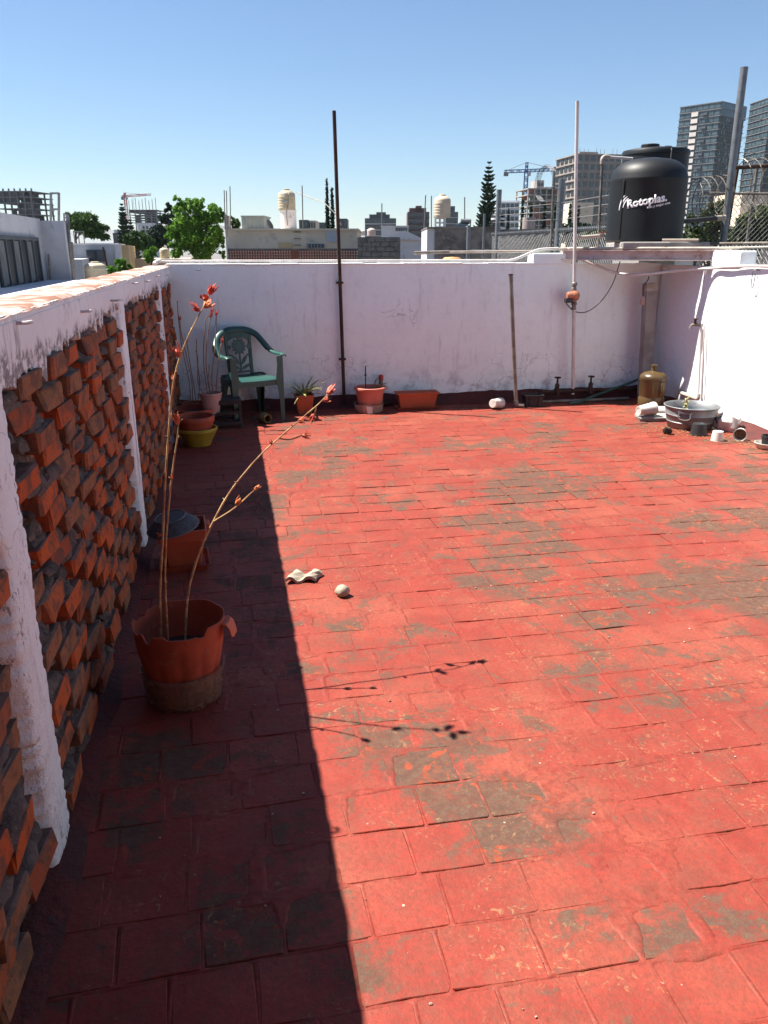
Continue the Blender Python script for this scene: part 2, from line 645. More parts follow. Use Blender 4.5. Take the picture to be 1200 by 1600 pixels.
def make_mortar(xa, xb, ya, yb, st, name, parent):
    X = np.arange(xa, xb + st * .5, st)
    Y = np.arange(ya, yb + st * .5, st)
    GX, GY = np.meshgrid(X, Y)
    W = .016 * np.sin(GX * 1.3 + .4) + .008 * np.sin(GX * 3.1 + 1.0)
    V = GY - W
    ri = np.floor(V / RH).astype(int)
    dv = np.abs(V / RH - np.round(V / RH)) * RH
    du = np.full_like(GX, 9.0)
    for r in range(ri.min(), ri.max() + 1):
        m = ri == r
        xs = rowdef.get(r)
        if xs is None:
            continue
        q = GX[m]
        k = np.clip(np.searchsorted(xs, q), 1, len(xs) - 1)
        du[m] = np.minimum(q - xs[k - 1], xs[k] - q)
    d = np.minimum(du, dv)
    wide = np.clip(fbm(GX * 2.1, GY * 2.1, 4.0, 3) - .52, 0, 1) * .16
    j = np.clip((.013 + wide - d) / .007, 0, 1)
    n = fbm(GX * 7, GY * 7, 0, 3)
    n2 = vnoise(GX * 60, GY * 60, 3.3)
    h = -.0009 + wide * .05 + (n - .49) * .010 + (n2 - .5) * .0030
    Z = -.014 * (1 - j) + j * np.minimum(h, .0030 + .003 * (n2 - .5))
    P = np.stack([GX.ravel(), GY.ravel(), Z.ravel()], 1)
    ny, nx = GX.shape
    idx = np.arange(nx * ny).reshape(ny, nx)
    Q = np.stack([idx[:-1, :-1].ravel(), idx[:-1, 1:].ravel(), idx[1:, 1:].ravel(), idx[1:, :-1].ravel()], 1)
    return np_mesh(name, P, Q, m_joint, parent, True)

floor = make_mortar(WL - .05, WR + .05, .9, 4.3, .0085, 'floor', None)
tag(floor, kind='structure')
fb = make_mortar(WL - .05, WR + .05, 4.3, WB + .05, .02, 'mortar_bed', floor)
fb['kind'] = 'stuff'
sl = MB()
sl.box(((WL + WR) / 2, (Y0 + WB) / 2, -.10), (WR - WL + .2, WB - Y0 + .2, .16))
sl.box(((WL + WR) / 2, (Y0 + .9) / 2, -.017), (WR - WL + .1, .9 - Y0, .02))
sl.build('slab', m_joint, floor)

def tile_outline(w, h, rnd, n=4):
    """wavy worn outline of a tile, counter-clockwise"""
    pts = []
    g_ = .0030
    hw, hh = w / 2 - g_, h / 2 - g_
    cs = [(-hw, -hh), (hw, -hh), (hw, hh), (-hw, hh)]
    for k in range(4):
        a, b_ = cs[k], cs[(k + 1) % 4]
        cr = .004 + .012 * rnd.random() ** 2.5
        if rnd.random() < .07:
            cr = rnd.uniform(.02, .04)
        L = math.hypot(b_[0] - a[0], b_[1] - a[1])
        dx, dy = (b_[0] - a[0]) / L, (b_[1] - a[1]) / L
        for q in (cr / L, .5, 1 - .006 / L):
            j = rnd.uniform(-.0045, .0015)
            pts.append((a[0] + dx * L * q + dy * j, a[1] + dy * L * q - dx * j))
    return pts

def tile_geo(w, h, rnd):
    o = tile_outline(w, h, rnd)
    n = len(o)
    tilt = (rnd.gauss(0, .004), rnd.gauss(0, .006))
    vs = [(x * 1.015, y * 1.018, -.016) for x, y in o]
    vs += [(x, y, -.0016 + x * tilt[0] + y * tilt[1]) for x, y in o]
    s_ = .982
    vs += [(x * s_, y * s_, .0006 + x * tilt[0] + y * tilt[1]) for x, y in o]
    fs = [(k, (k + 1) % n, (k + 1) % n + n, k + n) for k in range(n)]
    fs += [(k + n, (k + 1) % n + n, (k + 1) % n + 2 * n, k + 2 * n) for k in range(n)]
    fs.append(tuple(range(2 * n, 3 * n)))
    return vs, fs

tr = random.Random(21)
tile_var = []
for k in range(40):
    mb = MB()
    vs, fs = tile_geo(1.0 * TW, RH, tr)
    mb.add(vs, fs, (tr.random(), tr.random()))
    me = mb.mesh('floor_tile')
    me.materials.append(m_floor)
    tile_var.append(me)

def in_view(p):
    d = Vector(p) - Vector((0, 0, EYE))
    l = d.x * _cp - d.y * _sp
    f = d.x * _sp + d.y * _cp
    dep = f * _c - d.z * _s
    if dep < .2:
        return None
    x = 600 + FPX * l / dep
    y = 800 - FPX * (f * _s + d.z * _c) / dep
    if -70 < x < 1270 and y < 1680:
        return dep
    return None

cand = []
for (r, x, w) in tiles:
    y = (r + .5) * RH + wob(x)
    if x < WL - .08 or x > WR + .08 or y > WB + .05:
        continue
    dep = in_view((x, y, 0))
    # apparent size falls with distance and with the flatter view
    cand.append((-(1 / dep ** 3) if dep else 1, r, x, y, w))
cand.sort()
near = cand[:300]
far = [q for q in cand[300:] if q[3] > .6]
for (k, r, x, y, w) in near:
    o = bpy.data.objects.new('floor_tile', tr.choice(tile_var))
    col.objects.link(o)
    o.parent = floor
    o.location = (x, y, tr.gauss(-.0003, .0008))
    o.rotation_euler = (0, 0, math.atan((wob(x + .05) - wob(x - .05)) / .1) + tr.gauss(0, .006))
    o.scale = (w / TW, 1, 1)
mb = MB()
for (k, r, x, y, w) in far:
    vs, fs = tile_geo(w, RH, tr)
    zz = tr.gauss(-.0005, .0013)
    mb.add([(x + a, y + b_, c_ + zz) for a, b_, c_ in vs], fs, (tr.random(), tr.random()))
o = mb.build('floor_tiles_beyond', m_floor, floor)
o['kind'] = 'stuff'

# ---- a strip mesh with a ragged lower edge
def ragged_band(xa, z_top, y_list, zlow, thick, normal=1):
    vs, fs = [], []
    for y, zb in zip(y_list, zlow):
        zz = [z_top, z_top - .02, (z_top + zb) / 2, zb + .006, zb]
        off = [0, thick, thick * 1.0, thick * .9, .0]
        for z, q in zip(zz, off):
            vs.append((xa + q, y, z))
    m = 5
    for i in range(len(y_list) - 1):
        for k in range(m - 1):
            a = i * m + k
            fs.append((a, a + m, a + m + 1, a + 1))
    return vs, fs

# ---- left wall: bricks standing proud between whitewashed pilasters
ZT = 1.447
lw = thing('brick_wall', 'rough red brick parapet with whitewashed top band and pilasters on the left', 'wall', (WL, 3, 0))
lw_off = Vector((WL, 3, 0))
def L(p):
    return Vector(p) - lw_off
# core behind the bricks, with a lumpy mortar surface
ys = np.arange(Y0, WB + .001, .022)
zs = np.arange(-.02, 1.36, .022)
GY, GZg = np.meshgrid(ys, zs)
dx = -.018 + (fbm(GY * 9, GZg * 9, 1.0, 4) - .5) * .055
P = np.stack([dx.ravel(), (GY - 3).ravel(), GZg.ravel()], 1)
nz_, ny_ = GY.shape
idx = np.arange(ny_ * nz_).reshape(nz_, ny_)
Q = np.stack([idx[:-1, :-1].ravel(), idx[:-1, 1:].ravel(), idx[1:, 1:].ravel(), idx[1:, :-1].ravel()], 1)
np_mesh('mortar_face', P, Q, m_mort, lw, True)
b = MB()
b.box((-.12, (Y0 + WB) / 2 - 3, ZT / 2 - .02), (.12, WB - Y0 + .14, ZT - .02))
b.build('core', m_mort, lw)

def chbox(sx, sy, sz, ch, rnd, jit=.003):
    hx, hy, hz = sx / 2, sy / 2, sz / 2
    vs, ix = [], {}
    for ax in range(3):
        for sxx in (-1, 1):
            for syy in (-1, 1):
                for szz in (-1, 1):
                    q = [sxx * (hx - (0 if ax == 0 else ch)), syy * (hy - (0 if ax == 1 else ch)), szz * (hz - (0 if ax == 2 else ch))]
                    ix[(ax, sxx, syy, szz)] = len(vs)
                    vs.append([q[0] + rnd.uniform(-jit, jit), q[1] + rnd.uniform(-jit, jit), q[2] + rnd.uniform(-jit, jit)])
    f = []
    for s_ in (-1, 1):
        for ax in range(3):
            ring = []
            for (a, b_) in ((-1, -1), (1, -1), (1, 1), (-1, 1)):
                key = [0, 0, 0]
                key[ax] = s_
                oth = [q for q in range(3) if q != ax]
                key[oth[0]], key[oth[1]] = a, b_
                ring.append(ix[(ax, *key)])
            flip = (s_ > 0) == (ax != 1)
            f.append(tuple(ring if flip else ring[::-1]))
    for ax in range(3):          # edges along ax
        oth = [q for q in range(3) if q != ax]
        for a in (-1, 1):
            for b_ in (-1, 1):
                def K(face, e):
                    key = [0, 0, 0]
                    key[ax] = e
                    key[oth[0]], key[oth[1]] = a, b_
                    return ix[(face, *key)]
                f.append((K(oth[0], -1), K(oth[0], 1), K(oth[1], 1), K(oth[1], -1)))
    for sxx in (-1, 1):
        for syy in (-1, 1):
            for szz in (-1, 1):
                f.append((ix[(0, sxx, syy, szz)], ix[(1, sxx, syy, szz)], ix[(2, sxx, syy, szz)]))
    return vs, f

br = random.Random(3)
brick_var = []
for k in range(36):
    mb = MB()
    vs, fs = chbox(.125, .200 * br.uniform(.90, 1.06), .066 * br.uniform(.95, 1.06), .006, br, .0045)
    if k % 4 == 0:                    # chipped corner
        for q in vs:
            if q[0] > .03 and q[1] < -.05 and q[2] > .0:
                q[0] -= .022
                q[1] += .02
    mb.add(vs, fs, (br.random(), br.random()))
    me = mb.mesh('brick')
    me.materials.append(m_brick)
    brick_var.append(me)
CH = .0795
PIL = [(-.66, .2), (1.92, .19), (4.36, .18), (6.88, .17)]
bricks = []
nc = int(1.33 / CH)
for ci in range(nc):
    z = .03 + ci * CH + .031
    y = Y0 + (.165 if ci % 2 else 0) + br.uniform(-.02, .02)
    while y < WB - .1:
        ln = .20 * br.uniform(.94, 1.08)
        yc = y + ln / 2
        if not any(abs(yc - a) < w / 2 + .07 for a, w in PIL):
            x = -.0625 + br.uniform(.024, .046)
            if br.random() < .08:
                x -= .022
            bricks.append((x, yc, z + br.uniform(-.004, .004), br.gauss(-.02, .028), br.gauss(0, .010), True))
        yg = y + ln + .065
        if not any(abs(yg - a) < w / 2 + .05 for a, w in PIL):
            bricks.append((-.0625 + br.uniform(-.022, .004), yg, z + br.uniform(-.004, .004), br.gauss(0, .04), br.gauss(0, .03), False))
        y += .33 * br.uniform(.95, 1.05)
def bdist(q):
    p = Vector((WL + q[0], q[1], q[2]))
    d = in_view(p)
    return (0 if (d and q[5]) else 1, (d or 99))
bricks.sort(key=lambda q: bdist(q))
for (x, y, z, a, tl, pr) in bricks[:300]:
    o = bpy.data.objects.new('brick', br.choice(brick_var))
    col.objects.link(o)
    o.parent = lw
    o.location = (x, y - 3, z)
    o.rotation_euler = (tl, br.gauss(0, .02), a)
mb = MB()
for (x, y, z, a, tl, pr) in bricks[300:]:
    me = br.choice(brick_var)
    Mx = Matrix.Translation((x, y - 3, z)) @ Matrix.Rotation(a, 4, 'Z')
    u = tuple(me.uv_layers[0].data[0].uv)
    mb.add([Mx @ v.co for v in me.vertices], [tuple(p.vertices) for p in me.polygons], u)
o = mb.build('bricks_beyond', m_brick, lw)
o['kind'] = 'stuff'
# mortar squeezed out over the beds of the proud bricks
mb = MB()
for (x, y, z, a, tl, pr) in bricks:
    if y < .8 or not pr:
        continue
    for q in range(2):
        if br.random() < .10:
            continue
        ln = br.uniform(.15, .24) if q == 0 else br.uniform(.06, .16)
        yc = y + (br.uniform(-.03, .03) if q == 0 else br.uniform(-.18, .0))
        zb = z + (.032 if q == 0 else br.uniform(-.05, .0))
        hgt = br.uniform(.018, .036)
        dp = (x + .0625) * br.uniform(.75, 1.05) if q == 0 else br.uniform(.015, .04)
        n = 7
        vs, fs = [], []
        for i in range(n):
            u = i / (n - 1)
            e = math.sin(math.pi * (u * .86 + .07)) ** .5
            yy_ = yc + (u - .5) * ln - 3
            h_ = hgt * e * br.uniform(.6, 1.25)
            d_ = dp * e * br.uniform(.6, 1.2)
            jx = br.uniform(-.003, .003)
            for (px_, pz_) in ((-.03, h_ * 1.3), (d_ * .3, h_ * 1.1), (d_ * .75, h_ * .65 + jx), (d_, .003), (d_ * .95, -.002)):
                vs.append((px_ - .004, yy_ + br.uniform(-.004, .004), zb + pz_))
        for i in range(n - 1):
            for k in range(4):
                s0 = i * 5 + k
                fs.append((s0, s0 + 1, s0 + 6, s0 + 5))
        fs += [(4, 3, 2, 1, 0), tuple((n - 1) * 5 + k for k in range(5))]
        mb.add(vs, fs)
o = mb.build('mortar_lumps', m_mort, lw, True, angle=50)
o['kind'] = 'stuff'
# whitewashed band with a ragged lower edge
yy = np.arange(Y0, WB + .001, .010)
low = 1.315 + (fbm(yy * 1.7, 0, 5.0, 3) - .5) * .09 - np.clip((fbm(yy * 16, 0, 8.0, 3) - .5), 0, 1) * .16 - np.clip((vnoise(yy * 47, 0, 2.0) - .55), 0, 1) * .05
low = np.where((yy > 1.7) & (yy < 2.75), low - .035, low)
vs, fs = ragged_band(-.02, ZT - .002, yy - 3, low, .052)
b = MB()
b.add(vs, fs)
b.build('plaster_band', m_band, lw)
# coping: worn clay screed on top
xs_ = np.linspace(-.185, .034, 12)
ycp = np.arange(Y0, WB + .16, .03)
CX, CY = np.meshgrid(xs_, ycp)
CZ = ZT + .004 + (fbm(CX * 20, CY * 12, 0, 3) - .5) * .012
edge = np.minimum((CX - xs_[0]), (xs_[-1] - CX))
CZ -= np.clip(.012 - edge, 0, 1) * .8
CX = CX + np.where(CX > .02, (vnoise(CY * 23, 0, 4.4) - .5) * .012, 0)
P = np.stack([CX.ravel(), CY.ravel() - 3, CZ.ravel()], 1)
idx = np.arange(CX.size).reshape(CX.shape)
Q = np.stack([idx[:-1, :-1].ravel(), idx[:-1, 1:].ravel(), idx[1:, 1:].ravel(), idx[1:, :-1].ravel()], 1)
np_mesh('coping', P, Q, m_cop, lw, True)
b = MB()
b.box((-.0765, (Y0 + WB + .16) / 2 - 3, ZT - .012), (.212, WB + .16 - Y0, .020))
b.build('coping_edge', m_pil, lw)
# pilasters with brushed, uneven edges
for (yc, w) in PIL:
    zz = np.arange(-.01, 1.36, .01)
    n = len(zz)
    d0 = (fbm(zz * 8, yc * 3, 1.0, 3) - .5) * .035 + (vnoise(zz * 70, yc, 2.0) - .5) * .022
    d1 = (fbm(zz * 8, yc * 3, 9.0, 3) - .5) * .035 + (vnoise(zz * 70, yc, 7.0) - .5) * .022
    px = .034 + (fbm(zz * 6, yc, 4.0, 3) - .5) * .006
    V, Fs = [], []
    for i in range(n):
        ya, yb = yc - w / 2 + d0[i] - 3, yc + w / 2 + d1[i] - 3
        V += [(-.03, ya - .01, zz[i]), (px[i] - .012, ya, zz[i]), (px[i], ya + .02, zz[i]), (px[i] + .004, (ya + yb) / 2, zz[i]), (px[i], yb - .02, zz[i]), (px[i] - .012, yb, zz[i]), (-.03, yb + .01, zz[i])]
    for i in range(n - 1):
        for k in range(6):
            a = i * 7 + k
            Fs.append((a, a + 1, a + 8, a + 7))
    b = MB()
    b.add(V, Fs)
    b.build('pilaster', m_pil, lw, True, angle=50)
# bent iron pegs in the band
for (px, py) in ((37, 505), (134, 487), (179, 470), (211, 443), (230, 440), (246, 432), (261, 430)):
    p = L(aX(px, py, WL + .05))
    b = MB()
    b.tube(smoothpts([p + Vector((-.03, 0, 0)), p + Vector((.008, .0, .001)), p + Vector((.016, .006, .002)), p + Vector((.016, .015, .002)), p + Vector((.006, .020, .001))], 5), .0050, 7)
    b.build('peg', m_pvc, lw, True)
# fillet of painted mortar along the foot of the walls
def fillet(name, parent, off, a, b_, nrm, hz, dp, mat):
    """ragged cove strip from a to b (2d), nrm pointing into the terrace"""
    a, b_, nrm = Vector(a), Vector(b_), Vector(nrm)
    L_ = (b_ - a).length
    n = max(8, int(L_ / .03))
    V, Fs = [], []
    for i in range(n + 1):
        p = a + (b_ - a) * i / n
        k1 = float(fbm(i * .11, a.x * 3, 2.0, 3))
        k2 = float(fbm(i * .13, a.y * 3, 6.0, 3))
        h_ = hz * (.75 + .5 * k1)
        d_ = dp * (.6 + .8 * k2)
        for q, z in ((-.01, h_), (.012, h_ - .004), (.02 + d_ * .25, h_ * .45), (d_, .006), (d_ + .02, -.012)):
            V.append((p.x + nrm.x * q - off.x, p.y + nrm.y * q - off.y, z))
    for i in range(n):
        for k in range(4):
            s0 = i * 5 + k
            Fs.append((s0, s0 + 1, s0 + 6, s0 + 5))
    mb_ = MB()
    mb_.add(V, Fs)
    return mb_.build(name, mat, parent, True, angle=80)
fillet('fillet', lw, lw_off, (WL, Y0), (WL, WB), (1, 0), .03, .075, M2('grimy_painted_fillet', (.105, .022, .019), (.06, .022, .019), 7, .9, .9, 38, world=True, bdist=.012, dirt=(.04, .03, .028)))

# ---- back wall
bw = thing('back_wall', 'low pinkish whitewashed wall along the far end of the terrace', 'wall', (2, WB, 0))
bo = Vector((2, WB, 0))
xs_ = np.arange(WL - .02, WR + .0201, .05)
zz = np.concatenate([np.arange(0, 1.44, .06), [1.45, 1.463]])
GX, GZ_ = np.meshgrid(xs_, zz)
DY = (fbm(GX * 2.2, GZ_ * 2.2, 3.0, 4) - .5) * .022
edge_drop = np.where(GZ_ > 1.46, (vnoise(GX * 9, 0, 1.0) - .5) * .016, 0)
P = np.stack([GX.ravel() - 2, DY.ravel() - .004, (GZ_ + edge_drop).ravel()], 1)
idx = np.arange(GX.size).reshape(GX.shape)
Q = np.stack([idx[:-1, :-1].ravel(), idx[:-1, 1:].ravel(), idx[1:, 1:].ravel(), idx[1:, :-1].ravel()], 1)
np_mesh('plaster_face', P, Q, m_wall, bw, True)
b = MB()
b.box(((WL + WR) / 2 - 2, .085, .70), (WR - WL + .3, .15, 1.5))
b.build('core', m_wall, bw)
# white crest, chipped
b = MB()
x = WL
while x < 3.3:
    w = br.uniform(.10, .34)
    b.box((x + w / 2 - 2, .07 + br.uniform(-.004, .004), 1.461 + br.uniform(-.003, .003)), (w + .004, .168, .018))
    x += w
b.build('crest', m_wallr, bw, bevel=.006)
fillet('skirting', bw, bo, (WL, WB), (WR, WB), (0, -1), .125, .07, m_skirt)
# raised end of the wall towards the corner
b = MB()
pL = aY(833, 397, WB)
b.box(((pL.x + 3.62) / 2 - 2, .075, (1.47 + pL.z) / 2), (3.62 - pL.x, .17, pL.z - 1.47 + .02))
b.build('raised_end', m_wall, bw, bevel=.012)
p = aY(309, 422, WB) - bo
b = MB()
b.tube([p + Vector((0, .01, 0)), p + Vector((0, -.05, .004)), p + Vector((.03, -.055, .006))], .006, 7)
b.build('peg', m_galv, bw, True)

# ---- right wall
rw = thing('side_wall', 'sunlit rough white wall along the right of the terrace', 'wall', (WR, 4, 0))
ro = Vector((WR, 4, 0))
ys = np.arange(Y0, WB + .03, .05)
GY, GZ_ = np.meshgrid(ys, np.concatenate([np.arange(0, 1.40, .05), [1.425, 1.44]]))
DX = (fbm(GY * 2.4, GZ_ * 2.4, 13.0, 4) - .5) * .02
P = np.stack([DX.ravel() + .004, GY.ravel() - 4, (GZ_ + np.where(GZ_ > 1.43, (vnoise(GY * 7, 0, 6.0) - .5) * .014, 0)).ravel()], 1)
idx = np.arange(GY.size).reshape(GY.shape)
Q = np.stack([idx[:-1, :-1].ravel(), idx[1:, :-1].ravel(), idx[1:, 1:].ravel(), idx[:-1, 1:].ravel()], 1)
np_mesh('plaster_face', P, Q, m_wallr, rw, True)
b = MB()
b.box((.09, (Y0 + WB) / 2 - 4, .71), (.15, WB - Y0 + .1, 1.46))
b.build('core', m_wallr, rw, bevel=.01)
fillet('skirting', rw, ro, (WR, WB), (WR, Y0), (-1, 0), .07, .20, m_skirt)
b = MB()
pa, pb = aX(1112, 408, WR), aX(1158, 408, WR)
b.box((.075, (pa.y + pb.y) / 2 - 4, 1.515), (.17, abs(pa.y - pb.y), .15))
b.build('raised_block', m_wallr, rw, bevel=.015)
p = aX(1183, 424, WR) - ro
b = MB()
b.tube(smoothpts([p + Vector((.02, -.06, .01)), p + Vector((-.03, 0, .01)), p + Vector((-.035, .01, -.03)), p + Vector((-.035, .005, -.13)), p + Vector((-.035, -.025, -.13)), p + Vector((-.035, -.03, -.02))], 4), .004, 6)
b.build('wire_loop', m_galv, rw, True)

# ---- roof house behind the camera (out of the picture): added to block sky light and darken the near shade
rh = thing('sky_blocker_house', 'added unseen brick roof house blocking sky light behind the viewer', 'house', (2.0, -.42, 0))
m_rh = M2('sky_blocker_brick', (.17, .085, .06), (.12, .07, .055), 3, .9, .3, 40, world=True)
for (xa_, xb_, za_, zb_) in ((-2.577, -.4, 0, 2.75), (-.4, .5, 2.1, 2.75), (.5, 2.68, 0, 2.75)):
    MB().box(((xa_ + xb_) / 2, -.9, (za_ + zb_) / 2), (xb_ - xa_ - .004, 1.6, zb_ - za_)).build('wall', m_rh, rh)
MB().box((.05, -1.0, 1.05), (.86, .05, 2.06)).build('door', m_rust, rh)
MB().box((.05, -.88, 2.82), (5.5, 1.9, .12)).build('roof', m_conc, rh)

# ================================================================== poles, pipes and the corner platform
def pole(name, label, cat, a, b, r, mat, n=12):
    a, b = Vector(a), Vector(b)
    o = MB().tube([(0, 0, 0), (b - a) * .5, b - a], r, n).build(name, mat, None, True)
    o.location = a
    return tag(o, label, cat)

# tall rusty pole with wall clips
a, b_ = aY(538, 628, WB - .05), aY(522, 173, WB - .05)
t = thing('iron_pole', 'tall thin rusty brown pole against the far wall', 'pole', (a.x, a.y, 0))
d = b_ - Vector((a.x, a.y, 0))
MB().tube([(0, 0, 0), d * .5, d], .018, 12).build('shaft', m_rust, t, True)
for k in (.18, .45):
    c = d * k
    MB().box(c + Vector((0, .03, 0)), (.07, .05, .02)).build('clip', m_rust, t)

# white conduit on top of the far wall
t = thing('plastic_conduit', 'long white plastic pipe lying along the crest of the far wall', 'pipe', (0, WB + .05, 1.49))
q = [aY(x, y, WB + .05) for x, y in ((247, 412), (256, 409), (400, 409), (600, 409), (770, 408), (800, 406), (822, 398), (842, 390), (872, 388))]
q = [Vector((p.x, p.y, max(p.z, 1.492 if k < 6 else 1.5))) for k, p in enumerate(q)]
MB().tube([p - Vector((0, WB + .05, 1.49)) for p in smoothpts(q, 5)], .0135, 10).build('pipe', m_pvc, t, True)
p = q[0] - Vector((0, WB + .05, 1.49))
MB().tube([p + Vector((.03, 0, .006)), p, p + Vector((-.025, -.02, -.015)), p + Vector((-.03, -.06, -.03))], .021, 10).build('elbow', m_pvc, t, True)

# standing loose pipe with an elbow at its foot
a, b_ = fl(806, 637), aY(798, 430, 7.86)
t = thing('steel_pipe', 'grey steel pipe leaning upright on the floor with an elbow foot', 'pipe', (a.x, a.y, 0))
d = b_ - a
MB().tube([(0, 0, .045), d * .5, d], .021, 12).build('pipe', m_galvd, t, True)
MB().tube(smoothpts([d * .06, (0, 0, .05), (.012, -.008, .03), (.05, -.03, .026), (.075, -.045, .026)], 4), .028, 10).build('elbow', m_galvd, t, True)
MB().tube([d, d + Vector((0, 0, .012))], .024, 12).build('end_cap', m_rust, t, True)

# riser with the pump
YR = 8.10
top, bot = aY(902, 158, YR), aY(895, 612, YR)
t = thing('water_riser', 'tall white water riser pipe with copper coloured pump before the far wall', 'pipe', (bot.x, bot.y, 0))
o0 = Vector((bot.x, bot.y, 0))
pm = aY(897, 462, YR)
dirv = (top - bot).normalized()
MB().tube([pm + dirv * .12 - o0, top - o0], .018, 12).build('upper_pipe', m_pvc, t, True)
MB().tube([bot - o0 - dirv * .03, pm - dirv * .12 - o0], .018, 12).build('lower_pipe', m_pvc, t, True)
for sg in (-1, 1):
    MB().lathe([(.018, -.05), (.026, -.045), (.026, -.02), (.021, -.015), (.021, .0), (.03, .005), (.03, .03), (.02, .04)], 12, pm + dirv * sg * .10 - o0).build('union', m_galvd, t, True)
pmp = MB()
Mh = Matrix.Rotation(math.pi / 2, 3, 'Y') @ Matrix.Identity(3)
pmp.lathe([(0, -.085), (.034, -.082), (.042, -.06), (.044, -.02), (.05, -.018), (.055, .0), (.055, .03), (.045, .045), (.02, .06), (0, .06)], 18, pm - o0 + Vector((-.012, -.02, 0)), Mh)
m_copper = M2('copper_pump_paint', (.42, .17, .10), (.30, .11, .07), 9, .5, .1, 60, .25)
pb = pmp.build('pump', m_copper, t, True)
MB().box(pm - o0 + Vector((-.075, -.03, -.045)), (.075, .06, .05)).build('terminal_box', m_black, pb, bevel=.008)
cb = [pm + Vector((-.11, -.03, -.05)), aY(888, 478, YR), aY(899, 487, YR), aY(917, 487, YR), aY(938, 472, YR), aY(957, 444, YR), aY(969, 408, YR)]
MB().tube([p - o0 for p in smoothpts(cb, 6)], .0055, 6).build('cable', m_black, t, True)
br0 = aY(903, 371, YR)
br1 = aY(940, 368, 8.05)
MB().tube([br0 - o0, br1 - o0], .016, 10).build('branch_pipe', m_pvcold, t, True)
MB().lathe([(0, -.03), (.024, -.03), (.024, .02), (.016, .03), (0, .03)], 10, br1 - o0, Mh).build('stop_valve', m_galvd, t, True)
m_redp = M2('red_handle', (.42, .05, .04), (.33, .04, .03), 20, .5, 0)
MB().bar(br1 - o0 + Vector((-.02, 0, .03)), br1 - o0 + Vector((.07, 0, .035)), .016, .008).build('valve_handle', m_redp, t)

# low supply line with two gate valves
t = thing('supply_pipe', 'low iron supply pipe with two gate valves along the foot of the wall', 'pipe', (3.4, 8.12, 0))
o0 = Vector((3.4, 8.12, 0))
pa, pb_ = aY(842, 617, 8.09), aY(1002, 616, 8.09)
zc = .115
MB().tube([(pa.x - o0.x, -.03, zc), (pb_.x - o0.x, -.03, zc)], .017, 10).build('pipe', m_rust, t, True)
for px in (849, 897, 935):
    x = aY(px, 617, 8.09).x - o0.x
    MB().tube([(x - .035, -.03, zc), (x + .035, -.03, zc)], .025, 10).build('coupling', m_rust, t, True)
for px in (870, 922):
    x = aY(px, 612, 8.09).x - o0.x
    v = MB().lathe([(.03, -.04), (.034, -.02), (.034, .02), (.024, .04), (.026, .07), (.018, .085), (.012, .09), (.010, .15), (0, .15)], 12, (x, -.03, zc)).build('gate_valve', m_rust, t, True)
    w = MB()
    for k in range(4):
        a_ = k * math.pi / 2 + .3
        w.bar((x, -.03, zc + .15), (x + .042 * math.cos(a_), -.03 + .042 * math.sin(a_), zc + .152), .012, .012)
    w.lathe([(0, -.01), (.016, -.01), (.016, .012), (0, .012)], 10, (x, -.03, zc + .15))
    w.build('handwheel', m_rust, v)
o = MB().tube([(0, 0, 0), (.75, 0, 0), (1.1, .015, .0)], .017, 10).build('loose_pipe', m_galvd, None, True)
p = fl(840, 632)
o.location = (p.x, 8.02, .018)
tag(o, 'dark loose pipe lying on the floor below the supply pipe', 'pipe')
# green hose climbing into the corner
m_hose = M2('green_hose', (.035, .11, .09), (.025, .08, .065), 9, .5, .1, 60)
q = [fl(890, 632), fl(905, 628, .02), aY(930, 618, 8.05), aY(960, 607, 8.08), aY(985, 598, 8.08), aY(1003, 590, 8.1)]
q = [Vector((p.x, min(p.y, 8.1), max(p.z, .014))) for p in q]
o = MB().tube([p - q[0] for p in smoothpts(q, 6)], .014, 8).build('garden_hose', m_hose, None, True)
o.location = q[0]
tag(o, 'dark green hose rising along the wall foot into the corner', 'hose')
# short pipe with red cap behind the flower pot
p = aY(595, 612, 8.16)
t = thing('capped_pipe', 'short grey pipe stub with a red cap behind the round pot', 'pipe', (p.x, 8.15, 0))
MB().tube([(0, 0, 0), (0, 0, .30)], .022, 10).build('pipe', m_galvd, t, True)
MB().lathe([(.022, .29), (.027, .292), (.027, .335), (.02, .345), (0, .345)], 10).build('cap', m_redp, t, True)
MB().tube([(0, 0, .05), (.06, -.01, .04), (.12, -.02, .05)], .02, 8).build('side_branch', m_rust, t, True)

# platform across the corner
BA, BB = Vector((3.52, 8.24, 1.545)), Vector((4.72, 7.27, 1.545))
t = thing('corner_platform', 'steel beam and concrete slab bridging the corner under the black tanks', 'platform', (4.3, 8.0, 0))
o0 = Vector((4.3, 8.0, 0))
d = (BB - BA).normalized()
m_beam = M2('weathered_painted_steel', (.52, .44, .42), (.40, .31, .27), 5, .65, .25, 60, .2, dirt=(.25, .11, .07))
w = MB()
w.bar(BA - o0, BB - o0, .012, .10)
w.build('beam_web', m_beam, t)
for z in (-.046, .046):
    MB().bar(BA - o0 + Vector((0, 0, z)), BB - o0 + Vector((0, 0, z)), .075, .010).build('beam_flange', m_beam, t)
poly = [(3.98, 7.80), (4.40, 7.62), (4.86, 7.66), (5.45, 8.5), (5.42, 9.35), (4.55, 9.35)]
MB().prism([(x - o0.x, y - o0.y) for x, y in poly], .075, c=(0, 0, 1.60)).build('slab', m_conc, t, bevel=.012)
MB().prism([(x - o0.x, y - o0.y) for x, y in ((3.66, 8.21), (4.70, 7.38), (4.86, 7.66), (5.4, 9.3), (4.5, 9.3), (3.9, 8.5))], .02, c=(0, 0, 1.579)).build('deck_plate', m_beam, t)
MB().box((.75, 1.0, (1.57 + GZ) / 2), (.3, .3, 1.57 - GZ)).build('rear_pier', m_conc, t)
